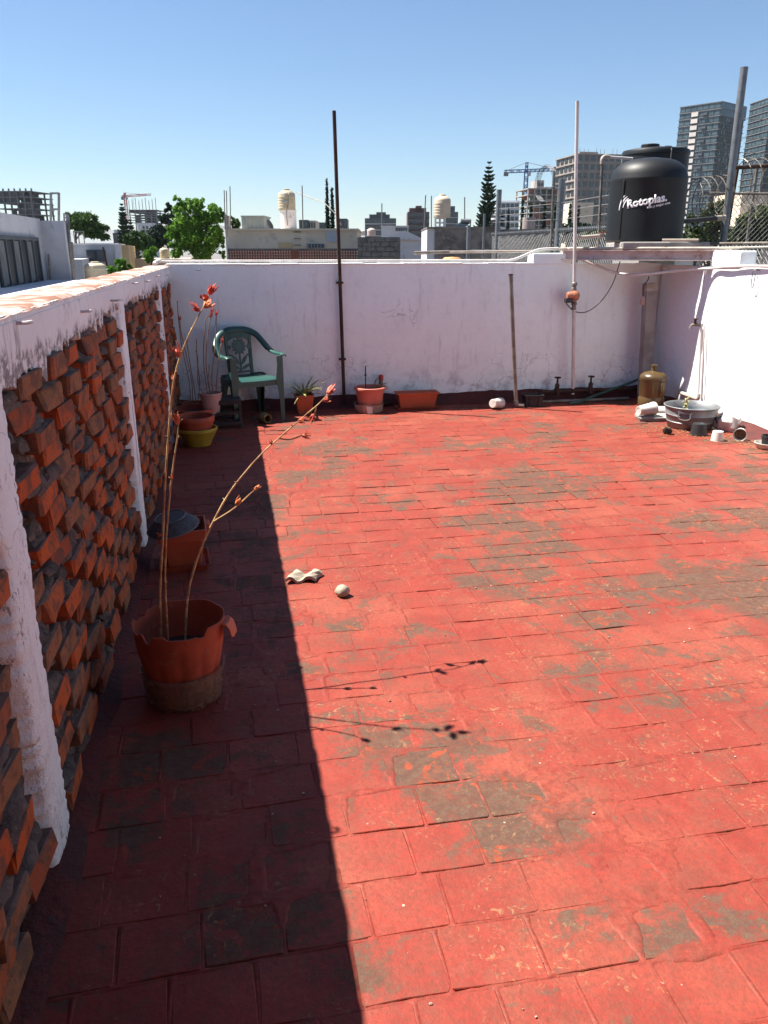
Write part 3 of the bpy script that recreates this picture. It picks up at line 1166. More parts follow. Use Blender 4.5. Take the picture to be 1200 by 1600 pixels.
# corner post
pt, pb_ = aY(1016, 443, 7.98), aY(1006, 628, 7.98)
t = thing('concrete_post', 'grey precast concrete post standing in the far right corner', 'post', (pb_.x, 7.98, 0))
tp = pt - Vector((pb_.x, 7.98, 0))
MB().bar((0, 0, 0), tp, .125, .10, up=(0, 1, 0)).build('shaft', m_conc, t, bevel=.006)
MB().bar(tp * .94 + Vector((0, -.002, 0)), tp * 1.005, .13, .106, up=(0, 1, 0)).build('head_band', m_pvcold, t, bevel=.003)
# hanging lamp socket
pA, pB = aY(1012, 438, 7.88), aY(1004, 470, 7.88)
t = thing('lamp_socket', 'bulb socket dangling on a black cable beside the concrete post', 'lamp socket', pB)
MB().tube([p - pB for p in smoothpts([aY(1014, 432, 7.9), pA, aY(1006, 447, 7.88), pB + Vector((0, 0, .03))], 5)], .006, 6).build('cable', m_black, t, True)
MB().lathe([(0, .045), (.012, .045), (.02, .03), (.024, .0), (.026, -.035), (.02, -.04), (0, -.03)], 12).build('socket', m_pale, t, True)
# pipe on top of the platform
q = [Vector((2.25, WB + .12, 1.575)), Vector((3.2, WB + .12, 1.582)), Vector((3.58, WB + .02, 1.612)), BA + Vector((.06, -.06, .067)), BB + Vector((0, 0, .068)), Vector((4.98, 7.02, 1.618)), Vector((5.08, 6.93, 1.622))]
t = thing('long_water_pipe', 'long pale pipe running along the wall crest and over the corner beam', 'pipe', q[0])
MB().tube([p - q[0] for p in q], .014, 10).build('pipe', m_pvcold, t, True)
MB().tube([Vector((-.32, .02, -.008)), (0, 0, 0), (.05, 0, 0)], .019, 10).build('dark_sleeve', m_galvd, t, True)
e = q[-1] - q[0]
MB().tube(smoothpts([e - Vector((.04, -.04, 0)), e, e + Vector((.015, -.015, -.02)), e + Vector((.015, -.015, -.07))], 4), .021, 10).build('end_elbow', m_pvcold, t, True)
o = MB().tube([(0, 0, 0), (.30, -.16, 0)], .013, 8).build('short_pipe', m_pvcold, None, True)
o.location = (4.30, 7.60, 1.690)
tag(o, 'short tan pipe lying on the slab edge before the black tank', 'pipe')
# sagging white hose across the corner
q = [aY(905, 404, 8.17), aY(930, 414, 8.1), aY(965, 427, 7.95), Vector((4.2, 7.72, 1.36)), Vector((4.45, 7.5, 1.40)), Vector((4.645, 7.25, 1.425)), Vector((4.65, 6.9, 1.45)), Vector((4.66, 6.3, 1.462)), Vector((4.67, 5.2, 1.462))]
o = MB().tube([p - q[0] for p in smoothpts(q, 6)], .013, 8).build('hose', m_pvc, None, True)
o.location = q[0]
tag(o, 'white hose sagging across the corner and along the right wall top', 'hose')
# tap on the right wall
pt = aX(1096, 508, WR - .03)
pe = aX(1091, 622, WR - .03)
t = thing('wall_tap', 'brass tap with thin pipe and shadow-line tube fixed on the sunlit right wall', 'tap', (WR, pt.y, 0))
o0 = Vector((WR, pt.y, 0))
MB().tube([pt - o0, Vector((-.03, pe.y - pt.y, pe.z))], .011, 8).build('pipe', m_pvc, t, True)
MB().tube([pt - o0 + Vector((0, -.05, 0)), Vector((-.03, pe.y - pt.y - .045, pe.z))], .007, 8).build('shadow_line_tube', m_pvc, t, True)  # shadow line of the pipe, built as a thin tube
e = pe - o0
MB().tube(smoothpts([e + Vector((0, 0, .04)), e, e + Vector((0, .05, -.01)), e + Vector((0, .35, .0))], 4), .02, 10).build('bottom_elbow', m_pvcold, t, True)
tp = pt - o0
MB().tube(smoothpts([tp + Vector((.02, 0, 0)), tp + Vector((-.03, .02, 0)), tp + Vector((-.07, .05, 0)), tp + Vector((-.085, .06, -.04))], 4), .014, 8).build('spout', m_galvd, t, True)
MB().lathe([(.014, 0), (.018, .01), (.012, .03), (.012, .045), (.028, .048), (.028, .056), (0, .056)], 10, tp + Vector((-.05, .035, .008))).build('knob', m_rust, t, True)

# ================================================================== black water tanks
TC = Vector((4.41, 8.19, 1.676))
RT = .395
t = thing('water_tank', 'front black domed plastic water tank with white lettering', 'water tank', TC)
prof = [(0, 0), (RT * .97, 0), (RT, .015), (RT * 1.0, .3), (RT * .985, .60), (RT * .992, .612), (RT * .985, .622)]
for k in range(1, 9):
    a_ = k / 9 * math.pi / 2
    prof.append((RT * .975 * (math.cos(a_) ** .62), .622 + .20 * math.sin(a_)))
prof += [(.10, .825), (0, .826)]
MB().lathe(prof, 64).build('body', m_tank, t, True)
for a_ in (-2.72,):
    MB().box((RT * .99 * math.cos(a_), RT * .99 * math.sin(a_), .31), (.022, .02, .58), rz=a_).build('rib', m_tank, t, bevel=.005)
TC2 = Vector((4.87, 8.95, 1.676))
t2 = thing('water_tank', 'rear black flat topped plastic water tank half hidden behind the front tank', 'water tank', TC2)
R2 = .365
MB().lathe([(0, 0), (R2, 0), (R2, .93), (R2 * 1.02, .935), (R2 * 1.02, .965), (R2 * .99, .985), (R2 * .7, 1.005), (0, 1.015)], 48).build('body', m_tank, t2, True)
for (x, y, r) in ((-.14, -.12, .10), (.12, .0, .065)):
    MB().lathe([(r, 0), (r, .035), (r * .92, .042), (0, .042)], 20, (x, y, .995)).build('lid', m_tank, t2, True)
MB().bar((-.02, -R2 - .004, .62), (-.02, -R2 - .004, .975), .012, .008).build('strap', m_cream, t2)

def text_curved(txt, size, a0, z0, slant, parent, R, name, bold=0.0, shear=0.0):
    """lettering wrapped round the tank: a0 start angle, baseline rising by slant"""
    cu = bpy.data.curves.new(name, 'FONT')
    cu.body = txt
    cu.size = size
    cu.offset = bold
    cu.shear = shear
    cu.resolution_u = 3
    tmp = bpy.data.objects.new(name, cu)
    col.objects.link(tmp)
    dg = bpy.context.evaluated_depsgraph_get()
    me = bpy.data.meshes.new_from_object(tmp.evaluated_get(dg))
    bpy.data.objects.remove(tmp)
    import bmesh
    bm = bmesh.new()
    bm.from_mesh(me)
    bmesh.ops.triangulate(bm, faces=bm.faces)
    ext = bmesh.ops.subdivide_edges(bm, edges=[e for e in bm.edges if e.calc_length() > size * .25], cuts=1)
    for v in bm.verts:
        x, y = v.co.x, v.co.y
        z = z0 + y * math.cos(slant) + x * math.sin(slant)
        s_ = x * math.cos(slant) - y * math.sin(slant)
        a_ = a0 + s_ / R
        v.co = (R * math.cos(a_), R * math.sin(a_), z)
    r = bmesh.ops.extrude_face_region(bm, geom=list(bm.faces))
    for e in r['geom']:
        if isinstance(e, bmesh.types.BMVert):
            e.co.x *= (R - .004) / R
            e.co.y *= (R - .004) / R
    bmesh.ops.recalc_face_normals(bm, faces=bm.faces)
    bm.to_mesh(me)
    bm.free()
    me.materials.clear()
    me.materials.append(m_white)
    return link(name, me, parent)

RTX = RT + .003
# direction from the tank to the eye
av = math.atan2(-TC.y, -TC.x)
text_curved('Rotoplas.', .108, av - .50, .325, .17, t, RTX, 'lettering', .0040, .08)
text_curved('más y mejor agua', .034, av + .02, .318, .20, t, RTX, 'slogan', .0006, .15)
# the three-stroke swoosh over the first letter
sw = MB()
for j, (r0_, wd, a_s, a_e) in enumerate(((.165, .014, 2.95, 1.75), (.145, .013, 2.85, 1.62), (.125, .012, 2.75, 1.55))):
    vs, fs = [], []
    n = 12
    for k in range(n + 1):
        q = k / n
        a_ = a_s + (a_e - a_s) * q
        wdt = wd * math.sin(math.pi * min(1, q * .9 + .1)) ** .6 + .001
        for rr, dep in ((r0_, 0), (r0_ - wdt, 0), (r0_, -.004), (r0_ - wdt, -.004)):
            x = .010 + rr * math.cos(a_) * .66 + .010 * j
            y = -.030 + rr * math.sin(a_) * 1.0
            z = .325 + y * math.cos(.17) + x * math.sin(.17)
            an = av - .50 + (x * math.cos(.17) - y * math.sin(.17)) / RTX
            vs.append(((RTX + dep) * math.cos(an), (RTX + dep) * math.sin(an), z))
    for k in range(n):
        b4 = k * 4
        fs += [(b4, b4 + 4, b4 + 5, b4 + 1), (b4, b4 + 2, b4 + 6, b4 + 4), (b4 + 1, b4 + 5, b4 + 7, b4 + 3)]
    sw.add(vs, fs)
sw.build('emblem', m_white, t)

# brown vent pipe into the rear tank
q = [aY(935, 386, 8.55), aY(941, 250, 8.55)]
t = thing('overflow_pipe', 'thin brown upright pipe bending over to the rear black tank', 'pipe', q[0])
MB().tube([(0, 0, -.06), q[1] - q[0]], .014, 10).build('upright', m_rust if False else m_galvd, t, True)
e = q[1] - q[0]
MB().tube(smoothpts([e - Vector((0, 0, .04)), e + Vector((0, 0, .01)), e + Vector((.03, .01, .035)), e + Vector((.09, .03, .035))], 5), .021, 10).build('bend', m_pvcold, t, True)
MB().tube([e + Vector((.08, .03, .035)), e + Vector((.42, .14, .035))], .014, 10).build('arm', m_pvc, t, True)
for k in (.3, .82):
    MB().tube([e * k - Vector((.03, 0, 0)), e * k + Vector((.05, 0, .012))], .005, 6).build('wire_tie', m_galv, t)

# ================================================================== chair
CH0 = Vector((.155, 7.84, 0))
ch = thing('plastic_armchair', 'dark green moulded plastic armchair with sunflower cut-out back', 'chair', CH0, R_(20))
# local: front is -y
def sweep(pts, w, h, n=5, mb=None, rot=None):
    """flat rounded band along points: w across (roughly horizontal), h thick"""
    mb = mb or MB()
    P = smoothpts(pts, n)
    m = len(P)
    vs, fs = [], []
    for i, p in enumerate(P):
        tt = (P[min(i + 1, m - 1)] - P[max(i - 1, 0)]).normalized()
        k = i / (m - 1)
        ww = w(k) if callable(w) else w
        up = rot(k) if rot else Vector((0, 0, 1))
        sx = tt.cross(up)
        if sx.length < 1e-4:
            sx = Vector((1, 0, 0))
        sx.normalize()
        sz = sx.cross(tt).normalized()
        for a, b_ in ((-1, .3), (-.8, 1), (.8, 1), (1, .3), (1, -1), (.85, -1), (.8, .2), (-.8, .2), (-.85, -1), (-1, -1)):
            vs.append(p + sx * (a * ww / 2) + sz * (b_ * h / 2))
    q = 10
    for i in range(m - 1):
        for k in range(q):
            a = i * q + k
            b_ = i * q + (k + 1) % q
            fs.append((a, b_, b_ + q, a + q))
    fs.append(tuple(range(q))[::-1])
    fs.append(tuple(range((m - 1) * q, m * q)))
    return mb.add(vs, fs)
# seat: dished slab with a rolled front and side skirts
n1, n2 = 15, 15
V, Fs = [], []
for layer in (0, 1):
    for i in range(n1):
        for j in range(n2):
            u, v = i / (n1 - 1) * 2 - 1, j / (n2 - 1) * 2 - 1      # u: x, v: y (-1 front)
            hw = .235 + .012 * (-v)
            x = u * hw
            y = v * .215 - .01
            z = .425 - .018 * (1 - u * u) * (1 - v * v * .6) - .05 * max(0, -v - .72) ** 1.3 * 2.2 - .012 * (v + 1) / 2
            z -= .035 * max(0, abs(u) - .86) * 4
            V.append((x, y, z - layer * .012))
for layer in (0, 1):
    for i in range(n1 - 1):
        for j in range(n2 - 1):
            a = layer * n1 * n2 + i * n2 + j
            qd = (a, a + n2, a + n2 + 1, a + 1)
            Fs.append(qd if layer == 0 else qd[::-1])
def ring(layer):
    r = [(i, 0) for i in range(n1)] + [(n1 - 1, j) for j in range(1, n2)] + [(i, n2 - 1) for i in range(n1 - 2, -1, -1)] + [(0, j) for j in range(n2 - 2, 0, -1)]
    return [layer * n1 * n2 + i * n2 + j for i, j in r]
ra, rb = ring(0), ring(1)
# apron hanging below the rim
k0 = len(V)
for a in ra:
    x, y, z = V[a]
    V.append((x * 1.01, y * 1.01, z - .055))
for k in range(len(ra)):
    k2 = (k + 1) % len(ra)
    Fs.append((ra[k], k0 + k, k0 + k2, ra[k2]))
    Fs.append((k0 + k, rb[k], rb[k2], k0 + k2))
MB().add(V, Fs).build('seat', m_green, ch, True, angle=60)
# arched back rail running down into both arms
def arch(k):
    return Vector((0, -1, .35)).normalized()
A = []
for sx in (-1, 1):
    pts = [(0, .275, .845), (sx * .10, .272, .838), (sx * .19, .25, .795), (sx * .245, .205, .72), (sx * .275, .13, .655)]
    o = sweep(pts, .062, .026, 6, rot=lambda k: Vector((0, -1 + .7 * k, .25 + .9 * k)).normalized()).build('back_rail', m_green, ch, True, angle=60)
    pts = [(sx * .272, .15, .668), (sx * .283, .06, .638), (sx * .287, -.06, .628), (sx * .285, -.175, .632), (sx * .275, -.225, .622)]
    sweep(pts, .056, .024, 6).build('armrest', m_green, ch, True, angle=60)
    # stile from seat to rail
    pts = [(sx * .115, .205, .40), (sx * .118, .225, .52), (sx * .122, .25, .66), (sx * .128, .268, .80)]
    sweep(pts, .034, .018, 5, rot=lambda k: Vector((0, -1, .15))).build('back_stile', m_green, ch, True, angle=60)
    # legs: folded sheets, wider at the top
    for front in (1, 0):
        if front:
            tp, ft, z1 = Vector((sx * .268, -.225, .622)), Vector((sx * .262, -.245, 0)), .622
            wt, wb_ = .062, .040
        else:
            tp, ft, z1 = Vector((sx * .215, .19, .42)), Vector((sx * .235, .265, 0)), .42
            wt, wb_ = .085, .042
        vs, fs = [], []
        m = 9
        for i in range(m):
            k = i / (m - 1)
            c_ = ft + (tp - ft) * k
            bulge = .028 * math.exp(-((k * z1 - .40) / .07) ** 2)
            w_ = wb_ + (wt - wb_) * k + bulge
            dpt = w_ * .9
            yy_ = 1 if front else -1
            # L section: outer corner at c_
            L6 = [(0, 0), (-sx * w_, 0), (-sx * w_, yy_ * .008), (-sx * .008, yy_ * .008), (-sx * .008, yy_ * dpt), (0, yy_ * dpt)]
            for (a, b_) in L6:
                vs.append((c_.x + a, c_.y + b_, c_.z))
        for i in range(m - 1):
            for k in range(6):
                a = i * 6 + k
                b_ = i * 6 + (k + 1) % 6
                fs.append((a, b_, b_ + 6, a + 6))
        fs.append(tuple(range(6)))
        fs.append(tuple(range((m - 1) * 6, m * 6)))
        MB().add(vs, fs).build('leg', m_green, ch, True, angle=30)
# splat with the sunflower: disc, petals, stem and leaves, all 7 mm thick
def backpt(x, z):
    k = (z - .42) / .42
    return Vector((x, .203 + .068 * k - .01 * (1 - (x / .13) ** 2), z))
def plate(poly, mb):
    n = len(poly)
    vs = [backpt(x, z) for x, z in poly] + [backpt(x, z) + Vector((0, .009, 0)) for x, z in poly]
    fs = [tuple(range(n)), tuple(range(n, 2 * n))[::-1]]
    fs += [(k, k + n, (k + 1) % n + n, (k + 1) % n) for k in range(n)]
    mb.add(vs, fs)
sp = MB()
fc = (0, .68)
plate([(fc[0] + .045 * math.cos(a), fc[1] + .045 * math.sin(a)) for a in np.linspace(0, 2 * math.pi, 20, endpoint=False)], sp)
for k in range(12):
    a = k * math.pi / 6
    ca, sa = math.cos(a), math.sin(a)
    pl = []
    rl = .074 if abs(ca) > .8 else .085
    for (r, w) in ((.046, -.010), (.062, -.015), (rl, -.002), (rl + .012, .0), (rl, .002), (.062, .015), (.046, .010)):
        pl.append((fc[0] + r * ca - w * sa, fc[1] + r * sa + w * ca))
    plate(pl, sp)
plate([(-.007, .60), (.007, .60), (.010, .43), (-.010, .43)], sp)
for sgn in (-1, 1):
    plate([(sgn * .006, .50), (sgn * .045, .525), (sgn * .075, .57), (sgn * .080, .595), (sgn * .05, .585), (sgn * .022, .555)], sp)
    plate([(sgn * .006, .455), (sgn * .05, .462), (sgn * .095, .49), (sgn * .104, .515), (sgn * .06, .502), (sgn * .025, .485)], sp)
    plate([(sgn * .05, .770), (sgn * .105, .735), (sgn * .118, .80), (sgn * .06, .825)], sp)
    plate([(sgn * .086, .66), (sgn * .118, .655), (sgn * .118, .70), (sgn * .086, .695)], sp)
    plate([(sgn * .075, .585), (sgn * .115, .60), (sgn * .115, .615), (sgn * .068, .60)], sp)
plate([(-.118, .425), (.118, .425), (.118, .445), (-.118, .445)], sp)
plate([(-.06, .765), (.06, .765), (.06, .825), (-.06, .825)], sp)
sp.build('back_splat', m_green, ch)
dots = MB()
for i in range(-3, 4):
    for j in range(-3, 4):
        if i * i + j * j <= 10:
            p = backpt(fc[0] + i * .011, fc[1] + j * .011)
            dots.box(p - Vector((0, .001, 0)), (.004, .004, .004))
m_dots = M2('pale_moulding_dots', (.30, .42, .38), (.25, .36, .33), 20, .6, 0)
dots.build('flower_dots', m_dots, ch)

# ================================================================== pots
def potmesh(r0, r1, h, th=.005, rim=.012, rimh=.02, n=40, rf=None, rimr=None):
    pr = [(0, 0), (r0, 0), (r1, h - rimh)]
    if rim:
        pr += [(r1 + rim * .8, h - rimh + .002), (r1 + rim, h - rimh + .006), (r1 + rim, h - .004), (r1 + rim * .7, h)]
    else:
        pr += [(r1, h)]
    pr += [(r1 - th, h - .001), (r1 - th - .002, h - rimh), (r0 - th, th), (0, th)]
    return MB().lathe(pr, n, rfun=rf)

def flower(mb, p, d, size, rnd, n=7):
    """dry calyx: narrow pointed sepals opening round d"""
    d = Vector(d).normalized()
    u = d.orthogonal().normalized()
    v = d.cross(u)
    mb.lathe([(0, -.1 * size), (.16 * size, .02 * size), (.20 * size, .18 * size), (.12 * size, .35 * size), (0, .42 * size)], 7, p,
             Matrix((u, v, d)).transposed())
    for k in range(n):
        a = 2 * math.pi * k / n + rnd.uniform(-.3, .3)
        o = (u * math.cos(a) + v * math.sin(a))
        Ls = size * rnd.uniform(.6, 1.15)
        opn = rnd.uniform(.25, .9)
        pts = [p + o * .10 * size, p + d * Ls * .35 + o * Ls * (.18 + .1 * opn), p + d * Ls * .7 + o * Ls * .28 * opn * 1.3, p + d * Ls * (.95 - .3 * opn) + o * Ls * .55 * opn]
        w = size * .11
        mb.tube(pts, [w * .6, w, w * .6, w * .08], 5, True, (1, .35))
    return mb

frn = random.Random(9)
# --- the big broken pot with the three dry stems
PC = Vector((-.25, 2.68, 0))
m_bucket = NT('cloudy_clear_plastic')
c_ = m_bucket.coord()
k_ = m_bucket.mix(m_bucket.ramp(m_bucket.noise(c_, 7, 5, .6), .4, .65), (.34, .21, .15), (.24, .15, .11))
fz = m_bucket.ramp(m_bucket.noise(c_, 9, 4, .7), .3, .7, .30, .70)
m_bucket.l(fz, m_bucket.p.inputs['Alpha'])
m_bucket = m_bucket.done(k_, .4)
t = thing('cut_bucket', 'cloudy fluted plastic bucket base holding the big broken pot', 'bucket', PC)
def flute(j, a):
    return 1 + (.018 * math.cos(a * 22) if 0 < j < 4 or j > 5 else 0)
pr = [(0, 0), (.126, 0), (.134, .008), (.149, .125), (.156, .127), (.156, .138), (.148, .138), (.146, .125), (.130, .012), (0, .010)]
def flute2(j, a):
    return 1 + (.02 * abs(math.cos(a * 11)) if j in (1, 2) else (.009 * abs(math.cos(a * 11)) if j in (3,) else 0))
MB().lathe(pr, 132, rfun=flute2).build('bucket', m_bucket, t, True, angle=60)
hp = thing('potted_hibiscus', 'big broken terracotta plastic pot with three long dry flowering stems', 'potted plant', PC + Vector((0, 0, .012)))
def jag(j, a):
    return 1.0
n = 72
prj = [(0, 0), (.104, 0), (.112, .05), (.130, .20), (.138, .265)]
def topz(a):
    z = .312 + .006 * math.sin(a * 1.0 + 2.2) + .0025 * math.sin(a * 7 + 1)
    # missing bites of the rim
    for (c_, w_, dz) in ((-1.45, .36, .016), (-2.2, .10, .030), (-1.0, .05, .026), (2.7, .2, .02), (-2.75, .22, .012)):
        dd = (a - c_ + math.pi) % (2 * math.pi) - math.pi
        if abs(dd) < w_:
            z -= dz
    return z
V, Fs = [], []
mrows = 7
for side in (0, 1):
    for r in range(mrows):
        for k in range(n):
            a = 2 * math.pi * k / n
            if r < 5:
                rr, z = (.104, 0), None
                rr = [.112, .122, .138, .153, .160][r]
                z = [0, .05, .13, .21, .262][r]
            else:
                tz = topz(a)
                z = .262 + (tz - .262) * (.5 if r == 5 else 1)
                rr = .160 + (z - .262) * .12
            if r in (1, 2, 3) and side == 0:
                rr += .0022 * (1 if (k // 2) % 3 else -1)
            V.append(((rr - side * .0045) * math.cos(a), (rr - side * .0045) * math.sin(a), z + side * .004 * (r == 0)))
for side in (0, 1):
    for r in range(mrows - 1):
        for k in range(n):
            a = side * mrows * n + r * n + k
            b_ = side * mrows * n + r * n + (k + 1) % n
            qd = (a, b_, b_ + n, a + n)
            Fs.append(qd if side == 0 else qd[::-1])
for k in range(n):
    k2 = (k + 1) % n
    a, b_ = (mrows - 1) * n + k, (mrows - 1) * n + k2
    Fs.append((a, b_, b_ + mrows * n, a + mrows * n))
Fs.append(tuple(range(n))[::-1])
MB().add(V, Fs).build('pot', m_terra_d, hp, True, angle=40)
# broken rim piece hanging to the right
rp = MB()
vs, fs = [], []
for i in range(7):
    a = -.42 + i * .12
    for (rr, z) in ((.163, .302), (.185, .305), (.200, .288), (.207, .258 - .006 * (i % 2)), (.202, .258), (.194, .283), (.182, .298), (.163, .295)):
        vs.append((rr * math.cos(a), rr * math.sin(a), z - .004 * i))
for i in range(6):
    for k in range(8):
        a = i * 8 + k
        b_ = i * 8 + (k + 1) % 8
        fs.append((a, b_, b_ + 8, a + 8))
fs += [tuple(range(8))[::-1], tuple(range(48, 56))]
rp.add(vs, fs)
rp.build('rim_piece', m_terra, hp, True)
MB().lathe([(0, .175), (.06, .172), (.143, .168)], 24).build('soil', m_soil, hp, True)
def world_path(pix, d0, d1):
    """pixels along a stem whose distance from the eye changes evenly from d0 to d1 (plane Y)"""
    out = []
    for k, (x, y) in enumerate(pix):
        out.append(aY(x, y, d0 + (d1 - d0) * k / (len(pix) - 1)))
    return out
off = PC + Vector((0, 0, .012))
stems = [
    ([(251, 1008), (250, 945), (251, 902), (254, 847), (257, 772), (262, 696), (268, 620), (276, 575), (290, 535), (308, 498), (319, 478), (327, 460)], 2.70, 2.65, .0050,
     [(.985, .055, 0), (.955, .048, 0), (.90, .052, 1), (.865, .045, 0), (.60, .02, 1)]),
    ([(262, 1004), (260, 958), (258, 902), (260, 837), (266, 767), (272, 717), (277, 685), (279, 662), (285, 655)], 2.66, 2.55, .0046,
     [(.86, .05, 1), (.55, .018, 1)]),
    ([(287, 1000), (291, 956), (297, 912), (311, 865), (327, 828), (348, 787), (370, 754), (405, 713), (435, 685), (478, 648), (500, 629), (515, 612)], 2.68, 3.0, .0048,
     [(.97, .055, 0), (.93, .045, 0), (.70, .025, 0), (.80, .04, 0)]),
]
for si, (pix, d0, d1, r, fls) in enumerate(stems):
    P = [p - off for p in world_path(pix, d0, d1)]
    P[0].z = min(P[0].z, .165)
    S = smoothpts(P, 6)
    m = len(S)
    st = MB()
    st.tube(S, [r * (1 - .65 * i / (m - 1)) * (1 + .18 * ((i * 7) % 5 == 0)) for i in range(m)], 7)
    for i in range(6, m - 4, 5):          # leaf scars
        dr = Vector((frn.uniform(-1, 1), frn.uniform(-1, 1), .6)).normalized()
        st.tube([S[i], S[i] + dr * .012], [.003, .001], 4)
    so = st.build('stem', m_stem, hp, True)
    for (k, sz, kind) in fls:
        i = min(m - 2, int(k * (m - 1)))
        p = S[i]
        dr = (S[i + 1] - S[i]).normalized()
        side = Vector((frn.uniform(-1, 1), frn.uniform(-1, 1), frn.uniform(-.3, .5))).normalized()
        fd = (dr * .55 + side * .8).normalized() if k < .97 else dr
        fm = flower(MB(), p + fd * sz * .18, fd, sz, frn)
        fm.build('flower', m_petal2 if kind else m_petal, so, True, angle=50)
    if si == 2:
        # side twigs
        def tw(k, px, py, Y, sizes):
            i = int(k * (m - 1))
            e = aY(px, py, Y) - off
            mid = (S[i] + e) / 2 + Vector((0, 0, -.01))
            MB().tube(smoothpts([S[i], mid, e], 4), [.003] * 8 + [.0018], 5).build('twig', m_stem, so, True)
            fm = MB()
            for (q, sz) in sizes:
                c_ = S[i] + (e - S[i]) * q
                flower(fm, c_, (e - S[i]).normalized() + Vector((frn.uniform(-.4, .4), 0, frn.uniform(-.3, .3))), sz, frn)
            fm.build('flower', m_petal if px > 450 else m_petal2, so, True, angle=50)
        tw(.405, 398, 765, 2.80, ((.55, .04), (1, .036)))
        tw(.74, 472, 680, 2.92, ((1, .045),))
        tw(.885, 490, 648, 2.97, ((1, .045),))
    if si == 0:
        i = int(.70 * (m - 1))
        e = aY(279, 556, 2.66) - off
        MB().tube([S[i], e], [.003, .002], 5).build('twig', m_stem, so)
        flower(MB(), e, (-.3, 0, .9), .055, frn).build('flower', m_petal, so, True, angle=50)

# --- square pot with saucer and a dark drum sieve resting in it
p = fl(290, 880)
SQ = Vector((-.315, 4.02, 0))
def sqring(r, z, n=4, cr=.012):
    pts = []
    for k, (sx, sy) in enumerate(((-1, -1), (1, -1), (1, 1), (-1, 1))):
        c_ = Vector((sx * (r - cr), sy * (r - cr)))
        a0 = math.atan2(sy, sx) - math.pi / 4
        for q in range(3):
            a = a0 + q * math.pi / 4
            pts.append((c_.x + cr * math.cos(a), c_.y + cr * math.sin(a), z))
    return pts
def sqloft(levels, cr=.012, stretch=1.0):
    V, Fs = [], []
    for (r, z) in levels:
        V += [(x * stretch, y, zz_) for x, y, zz_ in sqring(r, z, cr=min(cr, r * .5))]
    m = len(levels)
    for i in range(m - 1):
        for k in range(12):
            a = i * 12 + k
            b_ = i * 12 + (k + 1) % 12
            Fs.append((a, b_, b_ + 12, a + 12))
    Fs.append(tuple(range(12))[::-1])
    Fs.append(tuple(range((m - 1) * 12, m * 12)))
    return MB().add(V, Fs)
t = thing('plant_saucer', 'brown square saucer under the square pot by the brick wall', 'saucer', SQ, R_(4))
sqloft([(.112, 0), (.128, .03), (.131, .034), (.125, .034), (.110, .008)]).build('tray', m_terra_d, t)
t = thing('square_pot', 'square terracotta pot standing in a saucer by the brick wall', 'pot', SQ + Vector((0, 0, .010)), R_(4))
sqloft([(.085, 0), (.108, .155), (.108, .156), (.122, .158), (.126, .215), (.118, .216), (.112, .16), (.104, .12), (.082, .006)]).build('pot', m_terra, t)
MB().box((.135, .02, .185), (.022, .09, .05)).build('handle', m_terra, t, bevel=.006)
m_mesh = M2('dark_sieve_mesh', (.05, .05, .052), (.08, .08, .08), 60, .6, .3, 200)
t = thing('round_sieve', 'dark round mesh sieve with a thin wire rim lying tilted in the square pot', 'sieve', SQ + Vector((-.045, -.02, .243)), R_(4))
t.rotation_euler = (R_(6), R_(-9), 0)
MB().lathe([(0, .034), (.07, .035), (.078, .034), (.135, -.018), (.135, -.024), (.076, .028), (0, .028)], 32).build('mesh_disc', m_mesh, t, True)
MB().tube([(.136 * math.cos(a), .136 * math.sin(a), -.022) for a in np.linspace(0, 2 * math.pi, 33)], .003, 6, False).build('outer_wire', m_galv, t, True)
MB().tube([(.079 * math.cos(a), .079 * math.sin(a), .036) for a in np.linspace(0, 2 * math.pi, 29)], .003, 6, False).build('inner_wire', m_galv, t, True)

# --- yellow pot carrying a terracotta pot
YC = Vector((-.33, 6.78, 0))
t = thing('yellow_pot', 'yellow green bowl pot on the floor under a terracotta pot', 'pot', YC)
MB().lathe([(0, 0), (.105, 0), (.11, .01), (.125, .05), (.15, .09), (.165, .125), (.172, .13), (.172, .15), (.165, .155), (.155, .15), (.145, .1), (.11, .02), (0, .015)], 40).build('bowl', m_yellow, t, True)
t = thing('clay_pot', 'terracotta pot nested in the yellow green bowl pot', 'pot', YC + Vector((-.01, 0, .09)))
potmesh(.125, .152, .165, rim=.010, rimh=.05).build('pot', m_terra_d, t, True)
MB().lathe([(0, .115), (.08, .118), (.143, .112)], 20).build('soil', m_soil, t, True)

# --- pots in the far left corner
QC = Vector((-.36, 7.45, 0))
t = thing('wide_pot', 'dusty wide terracotta pot behind the yellow pot in the corner', 'pot', QC)
potmesh(.14, .185, .20, rim=.02, rimh=.03).build('pot', m_terra_d, t, True)
MB().lathe([(0, .15), (.1, .155), (.178, .150)], 20).build('soil', m_soil, t, True)
PP = Vector((-.14, 7.42, 0))
t = thing('upturned_crate', 'small dark crate in the corner left of the armchair', 'crate', Vector((-.10, 7.50, 0)), R_(8))
for (x, y) in ((-.13, -.13), (.13, -.13), (-.13, .13), (.13, .13)):
    MB().box((x, y, .13), (.025, .025, .26)).build('corner_post', m_black, t)
for z in (.05, .15, .245):
    for s_ in (-1, 1):
        MB().box((0, s_ * .142, z), (.285, .010, .028)).build('slat', m_black, t)
        MB().box((s_ * .142, 0, z), (.010, .26, .028)).build('slat', m_black, t)
MB().box((0, 0, .265), (.30, .30, .012)).build('top', m_black, t, bevel=.003)
t = thing('potted_hibiscus', 'faded pale pot of thin dry stems in the far left corner', 'potted plant', Vector((-.215, 7.40, .153)))
potmesh(.072, .100, .19, rim=.006, rimh=.02).build('pot', m_pale, t, True)
MB().lathe([(0, .165), (.05, .168), (.093, .160)], 16).build('soil', m_soil, t, True)
off = Vector((-.215, 7.40, .153))
